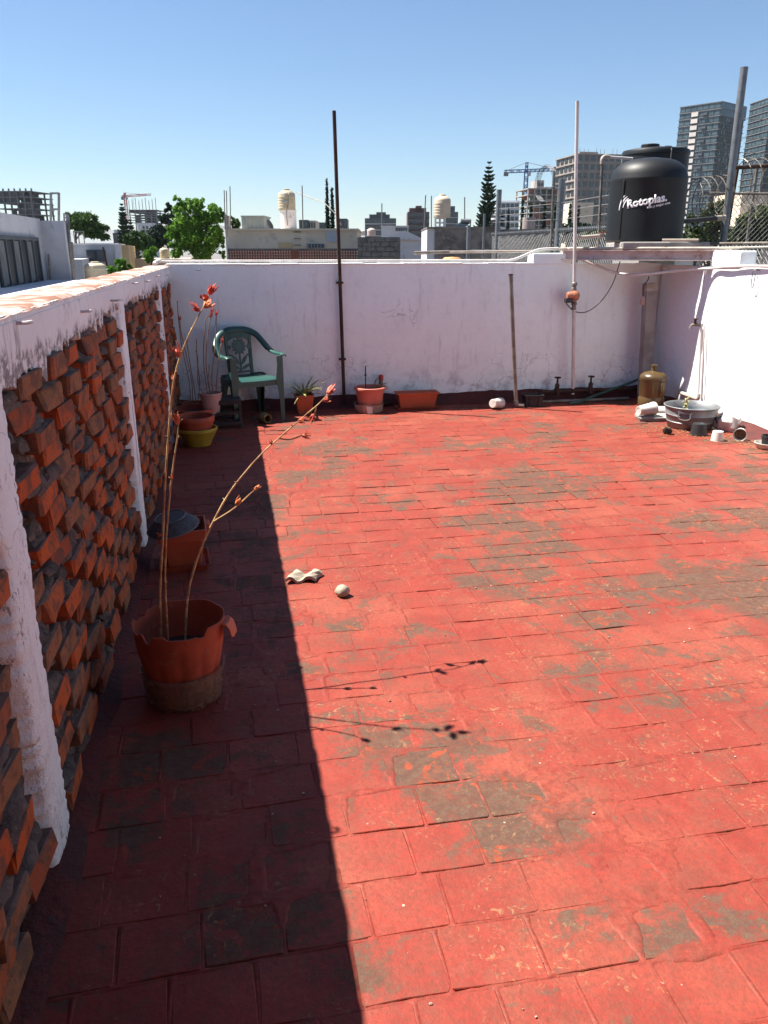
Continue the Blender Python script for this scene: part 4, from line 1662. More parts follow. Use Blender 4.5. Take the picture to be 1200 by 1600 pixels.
for (x0, pix, fl_) in (
        (-.03, [(318, 560), (322, 500), (330, 495)], 1), (.0, [(322, 570), (325, 520), (331, 488)], 1), (.03, [(331, 590), (336, 540), (338, 492)], 1),
        (.05, [(339, 590), (343, 550), (347, 535)], 1), (-.05, [(310, 600), (309, 560), (306, 548)], 0), (.02, [(325, 600), (327, 575), (326, 570)], 0)):
    P = [Vector((x0 * .9, 0, .15))] + [aY(x, y, 7.4 + .03 * k) - off for k, (x, y) in enumerate(pix)]
    so = MB().tube(smoothpts(P, 5), .0045, 5).build('stem', m_stemd, t, True)
    if fl_:
        flower(MB(), P[-1], (.1, 0, 1), .065, frn, 6).build('flower', m_petal, so, True)
t = thing('potted_hibiscus', 'bare thin stems rising from a low pot against the brick corner', 'potted plant', Vector((-.40, 7.86, 0)))
off = Vector((-.40, 7.86, 0))
potmesh(.09, .12, .17, rim=.01).build('pot', m_terra_d, t, True)
MB().lathe([(0, .13), (.05, .135), (.113, .128)], 16).build('soil', m_soil, t, True)
for (x0, pix, fl_) in (
        (-.03, [(296, 600), (284, 540), (279, 500), (277, 470)], 0), (-.01, [(300, 600), (292, 560), (283, 520), (281, 500)], 1), (.02, [(304, 610), (298, 575), (292, 535)], 1),
        (.03, [(312, 600), (308, 560), (307, 530)], 0)):
    P = [Vector((x0, 0, .12))] + [aY(x, y, 7.86) - off for k, (x, y) in enumerate(pix)]
    for q in P:
        q.x = max(q.x, -.14)
    so = MB().tube(smoothpts(P, 5), .0042, 5).build('stem', m_stemd, t, True)
    if fl_:
        flower(MB(), P[-1], (.1, 0, 1), .055, frn, 6).build('flower', m_petal, so, True)

# --- small jar lying on its side
t = thing('clay_jar', 'small mossy clay jar lying on its side by the armchair', 'jar', Vector((.275, 7.56, .052)), R_(-62))
MB().lathe([(0, -.075), (.035, -.073), (.052, -.04), (.054, 0), (.045, .035), (.036, .045), (.036, .06), (.042, .068), (.036, .07), (.03, .055), (.03, .04), (.04, .0), (.03, -.05), (0, -.06)], 24, (0, 0, 0),
          Matrix.Rotation(math.pi / 2, 3, 'Y')).build('jar', M2('mossy_clay', (.12, .10, .035), (.17, .13, .05), 14, .8, .3, 80), t, True)

# --- striped bromeliad
AC = Vector((.70, 7.97, 0))
m_leafs = NT('striped_leaf')
c_ = m_leafs.coord()
k_ = m_leafs.mix(m_leafs.ramp(m_leafs.noise(c_, 35, 2, .5), .45, .6), (.10, .13, .035), (.42, .36, .13))
m_leafs = m_leafs.done(k_, .5)
t = thing('potted_bromeliad', 'spiky striped plant in a square terracotta pot beside the armchair', 'potted plant', AC)
sqloft([(.068, 0), (.093, .18), (.097, .181), (.097, .20), (.089, .20), (.086, .17), (.064, .01)], .008).build('pot', m_terra, t)
MB().box((0, 0, .172), (.168, .168, .012)).build('soil', m_soil, t)
for k in range(22):
    a = k * 2.4 + frn.uniform(-.2, .2)
    ln = frn.uniform(.20, .32)
    up_ = frn.uniform(.35, 1.1)
    dr = Vector((math.cos(a), math.sin(a), 0))
    pts, ws = [], []
    for i in range(7):
        q = i / 6
        pts.append(dr * (.012 + ln * q * math.cos(up_ * (1 - q * .75))) + Vector((0, 0, .175 + ln * (q * math.sin(up_) * 1.15 - q * q * .55 * (1.3 - up_ * .6)))))
        ws.append(.014 * (1 - q ** 2.2) * (1 if q > .05 else .8) + .0006)
    MB().tube(pts, ws, 6, True, (1, .22)).build('leaf', m_leafs, t, True)

# --- round pot in a clear dish, planter
t = thing('clear_dish', 'cloudy clear plastic dish under the round pink terracotta pot', 'dish', Vector((1.37, 7.95, 0)))
MB().lathe([(0, 0), (.135, 0), (.145, .01), (.155, .085), (.158, .087), (.152, .086), (.141, .012), (0, .008)], 40).build('dish', m_dish, t, True)
MB().prism([(-.06, 0), (-.005, 0), (-.012, .075), (-.07, .07)], .003, Matrix.Rotation(math.pi / 2, 3, 'X'), (.02, -.153, .004)).build('paper_label', m_cup, t)
t = thing('round_pot', 'round pinkish terracotta pot with a thin stick in a clear dish', 'potted plant', Vector((1.385, 7.96, .010)))
m_pinkpot = M2('pinkish_terracotta', (.52, .17, .12), (.44, .13, .09), 5, .55, .12, 60)
potmesh(.115, .148, .245, rim=.018, rimh=.028).build('pot', m_pinkpot, t, True)
MB().lathe([(0, .21), (.08, .213), (.140, .208)], 20).build('soil', m_soil, t, True)
st = MB().tube([(-.045, .0, .2), (-.045, .0, .46)], .006, 6).build('stick', m_black, t)
MB().tube([(-.045, 0, .36), (-.045, 0, .374)], .012, 8).build('ring', m_black, st)
for (dx, dy, dz, b0) in ((.06, -.01, .13, .03), (.13, .02, .07, .07), (.10, -.05, .05, .06)):
    MB().tube([(b0, 0, .205), (b0 + dx * .5, dy * .5, .215 + dz * .7), (b0 + dx, dy, .21 + dz)], [.016, .018, .002], 6, True, (1, .3)).build('leaf', m_leafs, t, True)
PLC = Vector((1.90, 8.02, 0))
def rectloft(levels, ax, ay):
    V, Fs = [], []
    for (d_, z) in levels:
        hx, hy = ax + d_, ay + d_
        V += [(-hx, -hy, z), (hx, -hy, z), (hx, hy, z), (-hx, hy, z)]
    for i in range(len(levels) - 1):
        for k in range(4):
            a = i * 4 + k
            b_ = i * 4 + (k + 1) % 4
            Fs.append((a, b_, b_ + 4, a + 4))
    Fs.append((3, 2, 1, 0))
    m = len(levels) * 4
    Fs.append((m - 4, m - 3, m - 2, m - 1))
    return MB().add(V, Fs)
t = thing('planter_tray', 'long brown tray under the rectangular planter at the far wall', 'tray', PLC)
rectloft([(-.015, 0), (0, .022), (.004, .024), (-.004, .024), (-.02, .006)], .225, .085).build('tray', m_terra_d, t)
t = thing('planter_box', 'empty rectangular terracotta planter at the foot of the far wall', 'planter', PLC + Vector((0, 0, .008)))
rectloft([(-.03, 0), (-.005, .15), (.014, .152), (.016, .168), (.008, .17), (-.012, .15), (-.034, .02)], .215, .072).build('box', m_terra, t, bevel=.004)

# --- white cup at the foot of the wall, black box beside the pipe
t = thing('plastic_cup', 'white ribbed plastic cup lying beside the steel pipe elbow', 'cup', Vector((2.73, 7.84, .056)), R_(35))
MB().lathe([(0, -.09), (.042, -.09), (.045, -.085), (.047, -.02), (.051, -.018), (.053, .05), (.058, .055), (.058, .075), (.053, .078), (.049, .05), (.04, -.08), (0, -.082)], 28, (0, 0, 0),
          Matrix.Rotation(-math.pi / 2, 3, 'X') @ Matrix.Identity(3)).build('cup', m_cup, t, True)
t.rotation_euler = (R_(-6), 0, R_(-50))
p = fl(838, 639)
t = thing('black_box', 'small open black plastic box on the floor before the supply pipe', 'box', Vector((3.15, 7.90, 0)), R_(-3))
rectloft([(-.01, 0), (0, .115), (.006, .117), (.006, .128), (-.004, .128), (-.008, .11), (-.016, .01)], .100, .07).build('box', m_black, t, bevel=.004)
for x in (-.05, .05):
    MB().box((x, -.07, .06), (.012, .012, .09)).build('rib', m_black, t)

# ================================================================== things on the floor
# curved roof tile fragment and a stone
t = fl(476, 908)
m_frag = M2('pale_cement', (.34, .29, .22), (.27, .23, .18), 12, .9, .6, 90, dirt=(.38, .32, .26))
V, Fs = [], []
nx, ny = 17, 5
for lay in (0, 1):
    for i in range(nx):
        for j in range(ny):
            u, v = i / (nx - 1), j / (ny - 1)
            x = (u - .5) * .150 + (v - .5) * .040 + .006 * math.sin(v * 9 + 1)
            y = (v - .5) * .095 + .006 * math.sin(u * 13) + (u - .5) * .02
            z = .026 + .013 * math.cos((u * 1.55 - .22) * 2 * math.pi) - lay * .017 + .0015 * math.sin(u * 31 + v * 17)
            V.append((x, y, max(z, .0008)))
for lay in (0, 1):
    for i in range(nx - 1):
        for j in range(ny - 1):
            a = lay * nx * ny + i * ny + j
            qd = (a, a + ny, a + ny + 1, a + 1)
            Fs.append(qd if lay == 0 else qd[::-1])
rr = [(i, 0) for i in range(nx)] + [(nx - 1, j) for j in range(1, ny)] + [(i, ny - 1) for i in range(nx - 2, -1, -1)] + [(0, j) for j in range(ny - 2, 0, -1)]
ids = [i * ny + j for i, j in rr]
for k in range(len(ids)):
    a, b_ = ids[k], ids[(k + 1) % len(ids)]
    Fs.append((a, a + nx * ny, b_ + nx * ny, b_))
o = MB().add(V, Fs).build('tile_fragment', m_frag)
o.location = (t.x, t.y + .02, 0)
o.rotation_euler = (0, 0, R_(-8))
tag(o, 'pale wavy roof sheet fragment lying by the shadow edge', 'fragment')
p = fl(536, 934)
V = MB().lathe([(0, 0), (.020, .002), (.031, .014), (.034, .028), (.028, .046), (.014, .056), (0, .058)], 16)
V.v = [(x * (1 + .14 * math.sin(7 * y * 30 + z * 60)), y * (1 + .10 * math.cos(x * 80 + z * 40)), z) for x, y, z in V.v]
o = V.build('stone', m_frag, None, True, angle=80)
o.location = (p.x, p.y + .02, 0)
tag(o, 'small round pale stone on the red floor beside the tile fragment', 'stone')

# ---- corner by the tap
m_jug = NT('amber_plastic')
c_ = m_jug.coord()
k_ = m_jug.mix(m_jug.ramp(m_jug.noise(c_, 5, 5, .6), .4, .65), (.17, .110, .045), (.115, .072, .030))
m_jug.p.inputs['Transmission Weight'].default_value = .45
m_jug = m_jug.done(k_, .32)
JC = Vector((4.37, 7.60, 0))
t = thing('water_jug', 'large amber plastic water jug with handle standing in the corner', 'jug', JC, R_(10))
pr = [(0, .008), (.10, 0), (.128, .01), (.135, .03), (.135, .10), (.128, .115), (.128, .13), (.135, .145), (.135, .29), (.141, .30), (.141, .325), (.132, .345), (.10, .368), (.055, .38), (.034, .388), (.031, .43), (.036, .433), (.036, .448), (.028, .451), (0, .449)]
def dent(j, a):
    return 1 - (.18 if 8 <= j <= 8 and abs(((a + 1.7 + math.pi) % (2 * math.pi)) - math.pi) < .75 else 0)
MB().lathe(pr, 48).build('body', m_jug, t, True, angle=50)
for a0, z0, z1 in ((-1.95, .16, .28), (-1.3, .16, .28)):
    x, y = .132 * math.cos(a0), .132 * math.sin(a0)
    MB().box((x, y, (z0 + z1) / 2), (.012, .075, z1 - z0), rz=a0).build('side_panel', m_jug, t, bevel=.005)
MB().tube(smoothpts([(.10 * math.cos(-1.62), -.125, .285), (-.008, -.155, .26), (-.008, -.158, .2), (-.008, -.145, .155), (-.008, -.125, .145)], 4), .014, 8).build('handle', m_jug, t, True)

def cup(name, label, cat, loc, rot, r0, r1, h, mat, bands=True, group=None):
    t_ = thing(name, label, cat, loc, 0, group)
    t_.rotation_euler = rot
    pr_ = [(0, .004), (r0 * .7, .004), (r0 * .75, 0), (r0, 0), (r0 * 1.02, .006), (r1 * .985, h * .86)]
    if bands:
        pr_ += [(r1 * 1.03, h * .87), (r1 * 1.03, h * .91), (r1, h * .92)]
    pr_ += [(r1, h * .97), (r1 * 1.03, h * .975), (r1 * 1.03, h), (r1 * .96, h), (r0 * .93, .01), (0, .012)]
    MB().lathe(pr_, 28).build('shell', mat, t_, True)
    return t_
p = fl(1015, 656)
SLB = Vector((4.07, 6.99, 0))
o = MB()
vs, fs = chbox(.33, .21, .042, .007, random.Random(2), .007)
o.add(vs, fs)
o = o.build('concrete_slab', m_conc)
o.location = SLB + Vector((0, 0, .022))
o.rotation_euler = (0, 0, R_(-14))
tag(o, 'thin broken grey concrete slab under the white tumbler in the corner', 'slab')
# tumblers lie on their sides: axis turned to the horizontal
cup('tumbler', 'large white plastic tumbler lying across the concrete slab', 'cup', (3.88, 6.96, .104), (0, R_(86), R_(8)), .043, .062, .185, m_cup)
cup('tumbler', 'white ribbed plastic tumbler lying between the slab and zinc tub', 'cup', (4.11, 7.18, .056), (0, R_(92), R_(-18)), .042, .052, .20, m_cup)
TB = Vector((4.24, 6.63, 0))
t = thing('zinc_tub', 'galvanised round tub with wire handles holding dark water', 'tub', TB)
MB().lathe([(0, .004), (.185, 0), (.20, .008), (.212, .06), (.218, .065), (.214, .07), (.228, .125), (.234, .13), (.230, .135), (.242, .195), (.252, .20), (.254, .208), (.248, .212), (.240, .207), (.226, .135), (.200, .02), (0, .014)], 56).build('tub', m_zinc, t, True, angle=50)
m_water = M2('dark_water', (.02, .035, .05), (.015, .025, .035), 3, .06, .04, 12, spec=.5)
MB().lathe([(0, .150), (.2285, .150)], 40).build('water', m_water, t)
for a0 in (-2.35, .9):
    x, y = .240 * math.cos(a0), .240 * math.sin(a0)
    tx, ty = -math.sin(a0), math.cos(a0)
    e = Vector((math.cos(a0) * .012, math.sin(a0) * .012, 0))
    b0 = Vector((x, y, 0))
    T_ = Vector((tx, ty, 0))
    hd = MB().tube(smoothpts([b0 + T_ * -.05 + Vector((0, 0, .165)), b0 + T_ * -.05 + e + Vector((0, 0, .12)), b0 + T_ * .0 + e * 1.2 + Vector((0, 0, .105)), b0 + T_ * .05 + e + Vector((0, 0, .12)), b0 + T_ * .05 + Vector((0, 0, .165))], 5), .006, 7).build('handle', m_galv, t, True)
    MB().box(b0 + Vector((0, 0, .172)), (.012, .13, .02), rz=a0).build('bracket', m_zinc, hd)
# small sprig standing at the tub rim
m_sprig = M2('pale_green_leaf', (.36, .33, .12), (.24, .26, .09), 20, .6, .1)
t = thing('potted_sprig', 'small yellowish plant sprig standing in the zinc tub', 'plant', TB + Vector((-.10, -.06, .13)))
sm = MB().tube([(0, 0, -.02), (.005, 0, .06), (.0, 0, .14)], .005, 6).build('stem', m_stem, t, True)
for k in range(14):
    a = k * 2.4
    z = .03 + .009 * k
    l_ = frn.uniform(.025, .05)
    MB().tube([(0, 0, z), (l_ * .5 * math.cos(a), l_ * .5 * math.sin(a), z + .018), (l_ * math.cos(a), l_ * math.sin(a), z + .008)], [.004, .012, .001], 5, True, (1, .3)).build('leaf', m_sprig, t, True)
# upturned black pot, pine cone, white cups, bag, items at the edge
t = cup('black_nursery_pot', 'small black nursery pot upside down before the zinc tub', 'pot', (4.13, 6.30, .105), (math.pi, 0, 0), .058, .074, .105, m_black)
t = thing('pine_cone', 'dark brown pine cone on the red floor before the tub', 'pine cone', Vector((3.87, 6.385, .0)), 0)
m_cone = M2('dark_pine_cone', (.045, .030, .022), (.075, .05, .035), 30, .8, .3, 100)
MB().lathe([(0, 0), (.022, .005), (.030, .02), (.026, .04), (.014, .055), (0, .062)], 12).build('core', m_cone, t, True)
sc = MB()
for k in range(70):
    a = k * 2.39996
    z = .004 + .056 * k / 70
    rr = .030 * math.sin(math.pi * (.18 + .72 * k / 70)) + .006
    c1 = Vector((rr * math.cos(a), rr * math.sin(a), z))
    e1 = Vector((math.cos(a), math.sin(a), .55)).normalized()
    sc.tube([c1 - e1 * .012, c1 + e1 * .004, c1 + e1 * .011], [.004, .009, .003], 5, True, (1, .4))
sc.build('scales', m_cone, t)
cup('plastic_cup', 'cream plastic cup upside down on dry debris near the tub', 'cup', (4.165, 6.065, .085), (math.pi, 0, 0), .044, .052, .085, m_cup, False)
t = cup('plastic_cup', 'white plastic cup lying on its side with dirt inside by the right wall', 'cup', (4.44, 6.10, .052), (R_(88), R_(0), R_(140)), .044, .056, .10, m_cup, False)
t.rotation_euler = (R_(93), 0, R_(32 + 180))
t.location = (4.40, 6.08, .056)
# rotate so that the open mouth looks to the camera
t.rotation_euler = (R_(90), 0, R_(-38))
MB().lathe([(0, .055), (.046, .05)], 20).build('dirt', M2('tan_dirt', (.22, .15, .09), (.12, .08, .05), 40, .95, .4), t)
m_bag = M2('crumpled_clear_plastic', (.62, .56, .52), (.50, .44, .41), 9, .35, .2, 40)
V = MB().lathe([(0, 0), (.07, .0), (.10, .04), (.105, .09), (.085, .14), (.045, .17), (0, .175)], 26)
V.v = [(x * (1 + .20 * math.sin(y * 55 + z * 38)), y * (1 + .2 * math.cos(x * 49 + z * 31)), z * (1 + .14 * math.sin(x * 41 + y * 37))) for x, y, z in V.v]
o = V.build('plastic_bag', m_bag, None, True, angle=25)
o.location = (4.50, 6.42, 0)
tag(o, 'crumpled translucent plastic bag right of the zinc tub', 'bag')
t = thing('shallow_dish', 'shallow cream dish at the right edge near the black pots', 'dish', (4.40, 5.72, 0))
MB().lathe([(0, .003), (.06, 0), (.075, .01), (.095, .05), (.099, .052), (.093, .053), (.07, .013), (0, .009)], 32).build('dish', m_cup, t, True)
t = cup('black_nursery_pot', 'black nursery pot standing in the shallow cream dish', 'pot', (4.41, 5.72, .010), (0, 0, 0), .042, .056, .105, m_black)
t = cup('black_nursery_pot', 'small black nursery pot upside down at the right picture edge', 'pot', (4.29, 5.37, .10), (math.pi, 0, 0), .055, .075, .10, m_black)
V = MB().lathe([(0, 0), (.075, .0), (.095, .05), (.09, .14), (.06, .21), (.03, .24), (0, .245)], 26)
V.v = [(x * (1 + .12 * math.sin(y * 45 + z * 28)), y * (1 + .12 * math.cos(x * 39 + z * 31)), z) for x, y, z in V.v]
o = V.build('plastic_bag', m_bag, None, True, angle=25)
o.location = (4.47, 5.55, 0)
tag(o, 'grey crumpled bag standing at the right picture edge', 'bag')
# dry litter
m_lit = M2('dry_leaf_litter', (.30, .19, .09), (.17, .10, .05), 30, .8, 0, world=True)
lt = random.Random(8)
mb = MB()
for k in range(750):
    u = lt.random()
    x = 3.75 + u * .85 + lt.gauss(0, .10)
    y = 6.35 - (u - .3) * .9 + lt.gauss(0, .17)
    if x > 4.64:
        continue
    s_ = lt.uniform(.003, .008)
    a = lt.random() * 6.28
    mb.box((x, y, .004 + lt.random() * .005), (s_ * 2.2, s_, .0016), M=Matrix.Rotation(a, 3, 'Z') @ Matrix.Rotation(lt.uniform(-.5, .5), 3, 'X'))
tag(mb.build('leaf_litter', m_lit), 'dry yellowish leaf litter strewn before the zinc tub', 'litter', None, 'stuff')
mb = MB()
m_peb = M2('pale_grit', (.36, .28, .22), (.22, .12, .09), 40, .9, 0, world=True)
for k in range(520):
    x, y = lt.uniform(WL + .15, WR - .2), lt.uniform(1.0, 7.6) ** 1.0
    s_ = .0012 + .0032 * lt.random() ** 2.5
    vs, fs = chbox(s_ * 2, s_ * 1.6, s_ * 1.3, s_ * .4, lt, s_ * .2)
    mb.add([(v[0] + x, v[1] + y, v[2] + s_ * .8) for v in vs], fs)
tag(mb.build('floor_grit', m_peb), 'scattered pale grit and chips on the red floor', 'grit', None, 'stuff')

# ================================================================== neighbourhood beyond the walls
m_glass = M2('dark_window_glass', (.030, .040, .050), (.05, .065, .08), 1.5, .12, 0, spec=.6)
m_glassb = M2('blue_skylit_glass', (.045, .070, .085), (.07, .10, .115), .35, .2, 0, spec=.4, world=True)  # lighter copy: sky reflection on the towers' left faces put into the colour
m_glassd = M2('grey_shaded_glass', (.024, .030, .032), (.040, .048, .050), .3, .4, 0, spec=.15, world=True)  # darker copy: shade on the towers' right faces put into the colour
m_hwhite = M2('neighbour_white_render', (.58, .56, .57), (.50, .48, .49), .8, .85, .2, 20, world=True, dirt=(.36, .34, .33))
m_hgrey = M2('neighbour_grey_render', (.40, .43, .46), (.34, .37, .40), .7, .85, .2, 20, world=True)
m_hcream = M2('neighbour_cream_render', (.62, .52, .40), (.54, .45, .35), .6, .85, .3, 15, world=True, dirt=(.34, .31, .27))
m_htan = M2('neighbour_tan_render', (.55, .40, .22), (.46, .33, .19), .8, .85, .2, 20, world=True)
m_hblock = M2('grey_block', (.13, .125, .12), (.09, .088, .085), 3, .95, .5, 30, world=True)
m_stain = M2('stained_cement_render', (.20, .175, .16), (.10, .085, .08), 1.6, .9, .4, 12, world=True, dirt=(.30, .26, .23))
m_claybr = M2('lattice_clay', (.24, .085, .055), (.17, .065, .045), 2, .9, .3, 20, world=True)
m_darkc = M2('raw_dark_concrete', (.17, .17, .18), (.12, .12, .13), .3, .9, .2, 5, world=True)
m_rawc = M2('raw_pale_concrete', (.36, .33, .31), (.28, .26, .245), .3, .9, .2, 5, world=True)
m_rawb = M2('raw_red_brick_infill', (.36, .13, .09), (.28, .10, .07), .5, .9, .2, 5, world=True)
m_officed = M2('dark_office_cladding', (.085, .09, .10), (.06, .065, .075), .3, .5, 0, world=True)
m_officew = M2('pale_office_cladding', (.55, .55, .56), (.48, .48, .50), .3, .7, 0, world=True)
m_officer = M2('maroon_office_cladding', (.13, .06, .06), (.10, .05, .05), .3, .7, 0, world=True)
m_bark = M2('bark', (.10, .075, .055), (.06, .045, .035), 6, .95, .5, 30)
m_wire = M2('fence_wire', (.22, .22, .22), (.16, .16, .16), 9, .6, 0, metal=.4)
m_crer = M2('red_white_crane_paint', (.55, .12, .10), (.70, .62, .60), .25, .6, 0, lo=.48, hi=.52)
m_creb = M2('blue_crane_paint', (.07, .12, .30), (.10, .16, .36), .2, .6, 0)

def leafmat(name, a, b, tr=.25, scale=.6):
    t = NT(name)
    c = t.coord(True)
    k = t.mix(t.ramp(t.noise(c, scale, 4, .6), .35, .65), a, b)
    k = t.mix(t.ramp(t.noise(c, scale * 9, 3, .6), .4, .7, 0, .5), k, tuple(q * .55 for q in a))
    t.set(t.p.inputs['Base Color'], k)
    t.p.inputs['Roughness'].default_value = .55
    t.p.inputs['Specular IOR Level'].default_value = .25
    tl = t.n('ShaderNodeBsdfTranslucent')
    t.l(k, tl.inputs[0])
    mx = t.n('ShaderNodeMixShader')
    mx.inputs[0].default_value = tr
    t.l(t.p.outputs[0], mx.inputs[1])
    t.l(tl.outputs[0], mx.inputs[2])
    t.l(mx.outputs[0], t.out.inputs[0])
    return t.m
m_lfbright = leafmat('bright_leaf', (.15, .30, .035), (.09, .21, .028), .4)
m_lfmid = leafmat('mid_green_leaf', (.060, .120, .025), (.035, .080, .020), .25)
m_lfdark = leafmat('dark_conifer_needle', (.018, .040, .020), (.012, .028, .016), .1, .9)
m_lfolive = leafmat('dusty_olive_leaf', (.085, .105, .030), (.045, .070, .022), .25)

class Bg:
    """a thing beyond the walls: root on the ground, local x across the view, local y away from the eye"""
    def __init__(self, name, label, cat, px, D, group=None, rot=0.0):
        p = H(px, 390, D)
        self.o = thing(name, label, cat, (p.x, p.y, GZ), -YAW + rot, group)
        self.D, self.p, self.rot = D, Vector((p.x, p.y, GZ)), -YAW + rot
        self.sc = D / 1287.0

    def L(self, px, py, dy=0.0):
        q = H(px, py, self.D + dy) - self.p
        return Matrix.Rotation(-self.rot, 3, 'Z') @ q

    def rect(self, name, mat, x0, y0, x1, y1, dep, dy=0.0, parent=None, bevel=0):
        """box whose front face spans the given rectangle of the photograph at the distance D + dy"""
        a, b = self.L(x0, y0, dy), self.L(x1, y1, dy)
        zt, zb = max(a.z, b.z), min(a.z, b.z)
        m = MB().box(((a.x + b.x) / 2, a.y + dep / 2, (zt + zb) / 2), (abs(b.x - a.x), dep, zt - zb))
        return m.build(name, mat, parent or self.o, bevel=bevel)

    def tall(self, name, mat, x0, x1, y0, dep, dy=0.0, base=0.0):
        """box from the ground up to the row y0"""
        a, b = self.L(x0, y0, dy), self.L(x1, y0, dy)
        z = (a.z + b.z) / 2
        return MB().box(((a.x + b.x) / 2, a.y + dep / 2, (z + base) / 2), (abs(b.x - a.x), dep, z - base)).build(name, mat, self.o)

_box_cache = {}
def unit_box(mat, name):
    k = (mat.name, name)
    if k not in _box_cache:
        me = MB().box((0, 0, 0), (1, 1, 1)).mesh(name)
        me.materials.append(mat)
        _box_cache[k] = me
    return _box_cache[k]

def ubox(name, mat, parent, loc, size, rz=0.0):
    o = bpy.data.objects.new(name, unit_box(mat, name))
    col.objects.link(o)
    o.parent = parent
    o.location = loc
    o.scale = size
    o.rotation_euler = (0, 0, rz)
    return o

# ------------------------------------------------ trees
def leaves(name, mat, parent, C, size, seed, flat=.0, k=3):
    """one small bent leaf (two triangles) at each centre"""
    rg = np.random.default_rng(seed)
    n = len(C)
    d = rg.normal(size=(n, 3))
    d[:, 2] *= (1 - flat)
    d /= np.linalg.norm(d, axis=1)[:, None]
    e = rg.normal(size=(n, 3))
    e -= d * (e * d).sum(1)[:, None]
    e /= np.linalg.norm(e, axis=1)[:, None]
    s = size * rg.uniform(.6, 1.3, n)[:, None]
    V = np.stack([C - d * s, C + e * s * .38, C + d * s, C - e * s * .38], 1).reshape(-1, 3)
    Q = np.arange(n * 4).reshape(n, 4)
    return np_mesh(name, V, Q, mat, parent)

def crown_points(blobs, n, seed, hollow=.45):
    """blobs: (x, y, z, rx, rz); points crowd the shells of many small clumps"""
    rg = np.random.default_rng(seed)
    B = np.array(blobs)
    w = B[:, 3] ** 2 * B[:, 4]
    w /= w.sum()
    # clumps
    nc = max(30, n // 70)
    bi = rg.choice(len(B), nc, p=w)
    u = rg.normal(size=(nc, 3))
    u /= np.linalg.norm(u, axis=1)[:, None]
    r = rg.uniform(hollow, 1, nc) ** .6
    cc = B[bi, :3] + u * np.stack([B[bi, 3], B[bi, 3], B[bi, 4]], 1) * r[:, None]
    cr = B[bi, 3] * rg.uniform(.14, .30, nc)
    ci = rg.choice(nc, n)
    v = rg.normal(size=(n, 3)) * .55
    return cc[ci] + v * cr[ci][:, None]

def limb_set(parent, trunk, ends, r0, mat=None):
    """trunk path and limbs as tapered tubes"""
    mat = mat or m_bark
    m = MB()
    T = smoothpts(trunk, 4)
    m.tube(T, [r0 * (1 - .55 * i / (len(T) - 1)) for i in range(len(T))], 8)
    o = m.build('trunk', mat, parent, True)
    for (k, e) in ends:
        s_ = T[int(k * (len(T) - 1))]
        e = Vector(e)
        mid = (s_ + e) / 2 + Vector((0, 0, .08 * (e - s_).length))
        P = smoothpts([s_, mid, e], 4)
        MB().tube(P, [r0 * .42 * (1 - .85 * i / (len(P) - 1)) for i in range(len(P))], 6).build('limb', mat, parent, True)
    return o

def broadleaf(name, label, px, D, blobs_px, n, size, mat, seed, group=None, base_px=None, lean=0.0):
    """blobs_px: (px, py, radius px across, radius px tall)"""
    g_ = Bg(name, label, 'tree', px, D, group)
    B = []
    rg = random.Random(seed)
    for (x, y, rx, rz) in blobs_px:
        c_ = g_.L(x, y)
        B.append((c_.x, c_.y + rg.uniform(-.6, .6) * rx * g_.sc, c_.z, rx * g_.sc, rz * g_.sc))
    top = max(B, key=lambda q: q[2])
    low = min(q[2] - q[4] for q in B)
    limb_set(g_.o, [(lean, 0, 0), (lean * .6, .1, low * .5), (0, 0, low), (top[0] * .5, top[1] * .5, (low + top[2]) / 2)], [(.55 + .45 * rg.random(), (q[0], q[1], q[2])) for q in B], .035 * (top[2]) ** .9 * .45)
    P = crown_points(B, n, seed)
    leaves('crown', mat, g_.o, P, size, seed)
    return g_

def norfolk(label, px, pytop, D, halfw_px, seed, group=None, tiers=26, mat=None):
    """araucaria: regular whorls of branches with upturned tips"""
    g_ = Bg('conifer_tree', label, 'tree', px, D, group)
    top = g_.L(px, pytop).z
    Rm = halfw_px * g_.sc
    rg = np.random.default_rng(seed)
    MB().tube([(0, 0, 0), (0, 0, top * .6), (0, 0, top)], [.22, .12, .015], 8).build('trunk', m_bark, g_.o, True)
    vis = Rm * 6.5
    z0 = max(1.5, top - vis)
    m = MB()
    for i in range(tiers):
        f = (i / (tiers - 1)) ** .9
        z = top - .15 - (top - z0) * f + rg.uniform(-.07, .07)
        rl = Rm * min(1.0, .10 + 1.05 * f ** .75) * rg.uniform(.88, 1.08)
        nb = 9 if f < .4 else 12
        a0 = rg.uniform(0, 6.28)
        for k in range(nb):
            a = a0 + 2 * math.pi * k / nb + rg.uniform(-.12, .12)
            ca, sa = math.cos(a), math.sin(a)
            L_ = rl * rg.uniform(.68, 1.15)
            def bp(q):
                return Vector((ca * L_ * q, sa * L_ * q, z - L_ * .10 * math.sin(q * 3.1) + L_ * .42 * q * q))
            m.tube([bp(0), bp(.35), bp(.7), bp(1)], [.05, .085 + L_ * .03, .085 + L_ * .03, .02], 5)
            ns = int(4 + L_ * 5)
            for j in range(ns):
                q = .28 + .68 * j / ns
                c_ = bp(q)
                for sd in (-1, 1):
                    l2 = L_ * .30 * (1.15 - q)+.10
                    e = c_ + Vector((ca * l2 * .8 - sd * sa * l2 * .75, sa * l2 * .8 + sd * ca * l2 * .75, l2 * .55))
                    m.tube([c_, (c_ + e) / 2 + Vector((0, 0, -.01)), e], [.04, .065, .012], 4, False)
    m.build('crown', mat or m_lfdark, g_.o, True)
    return g_

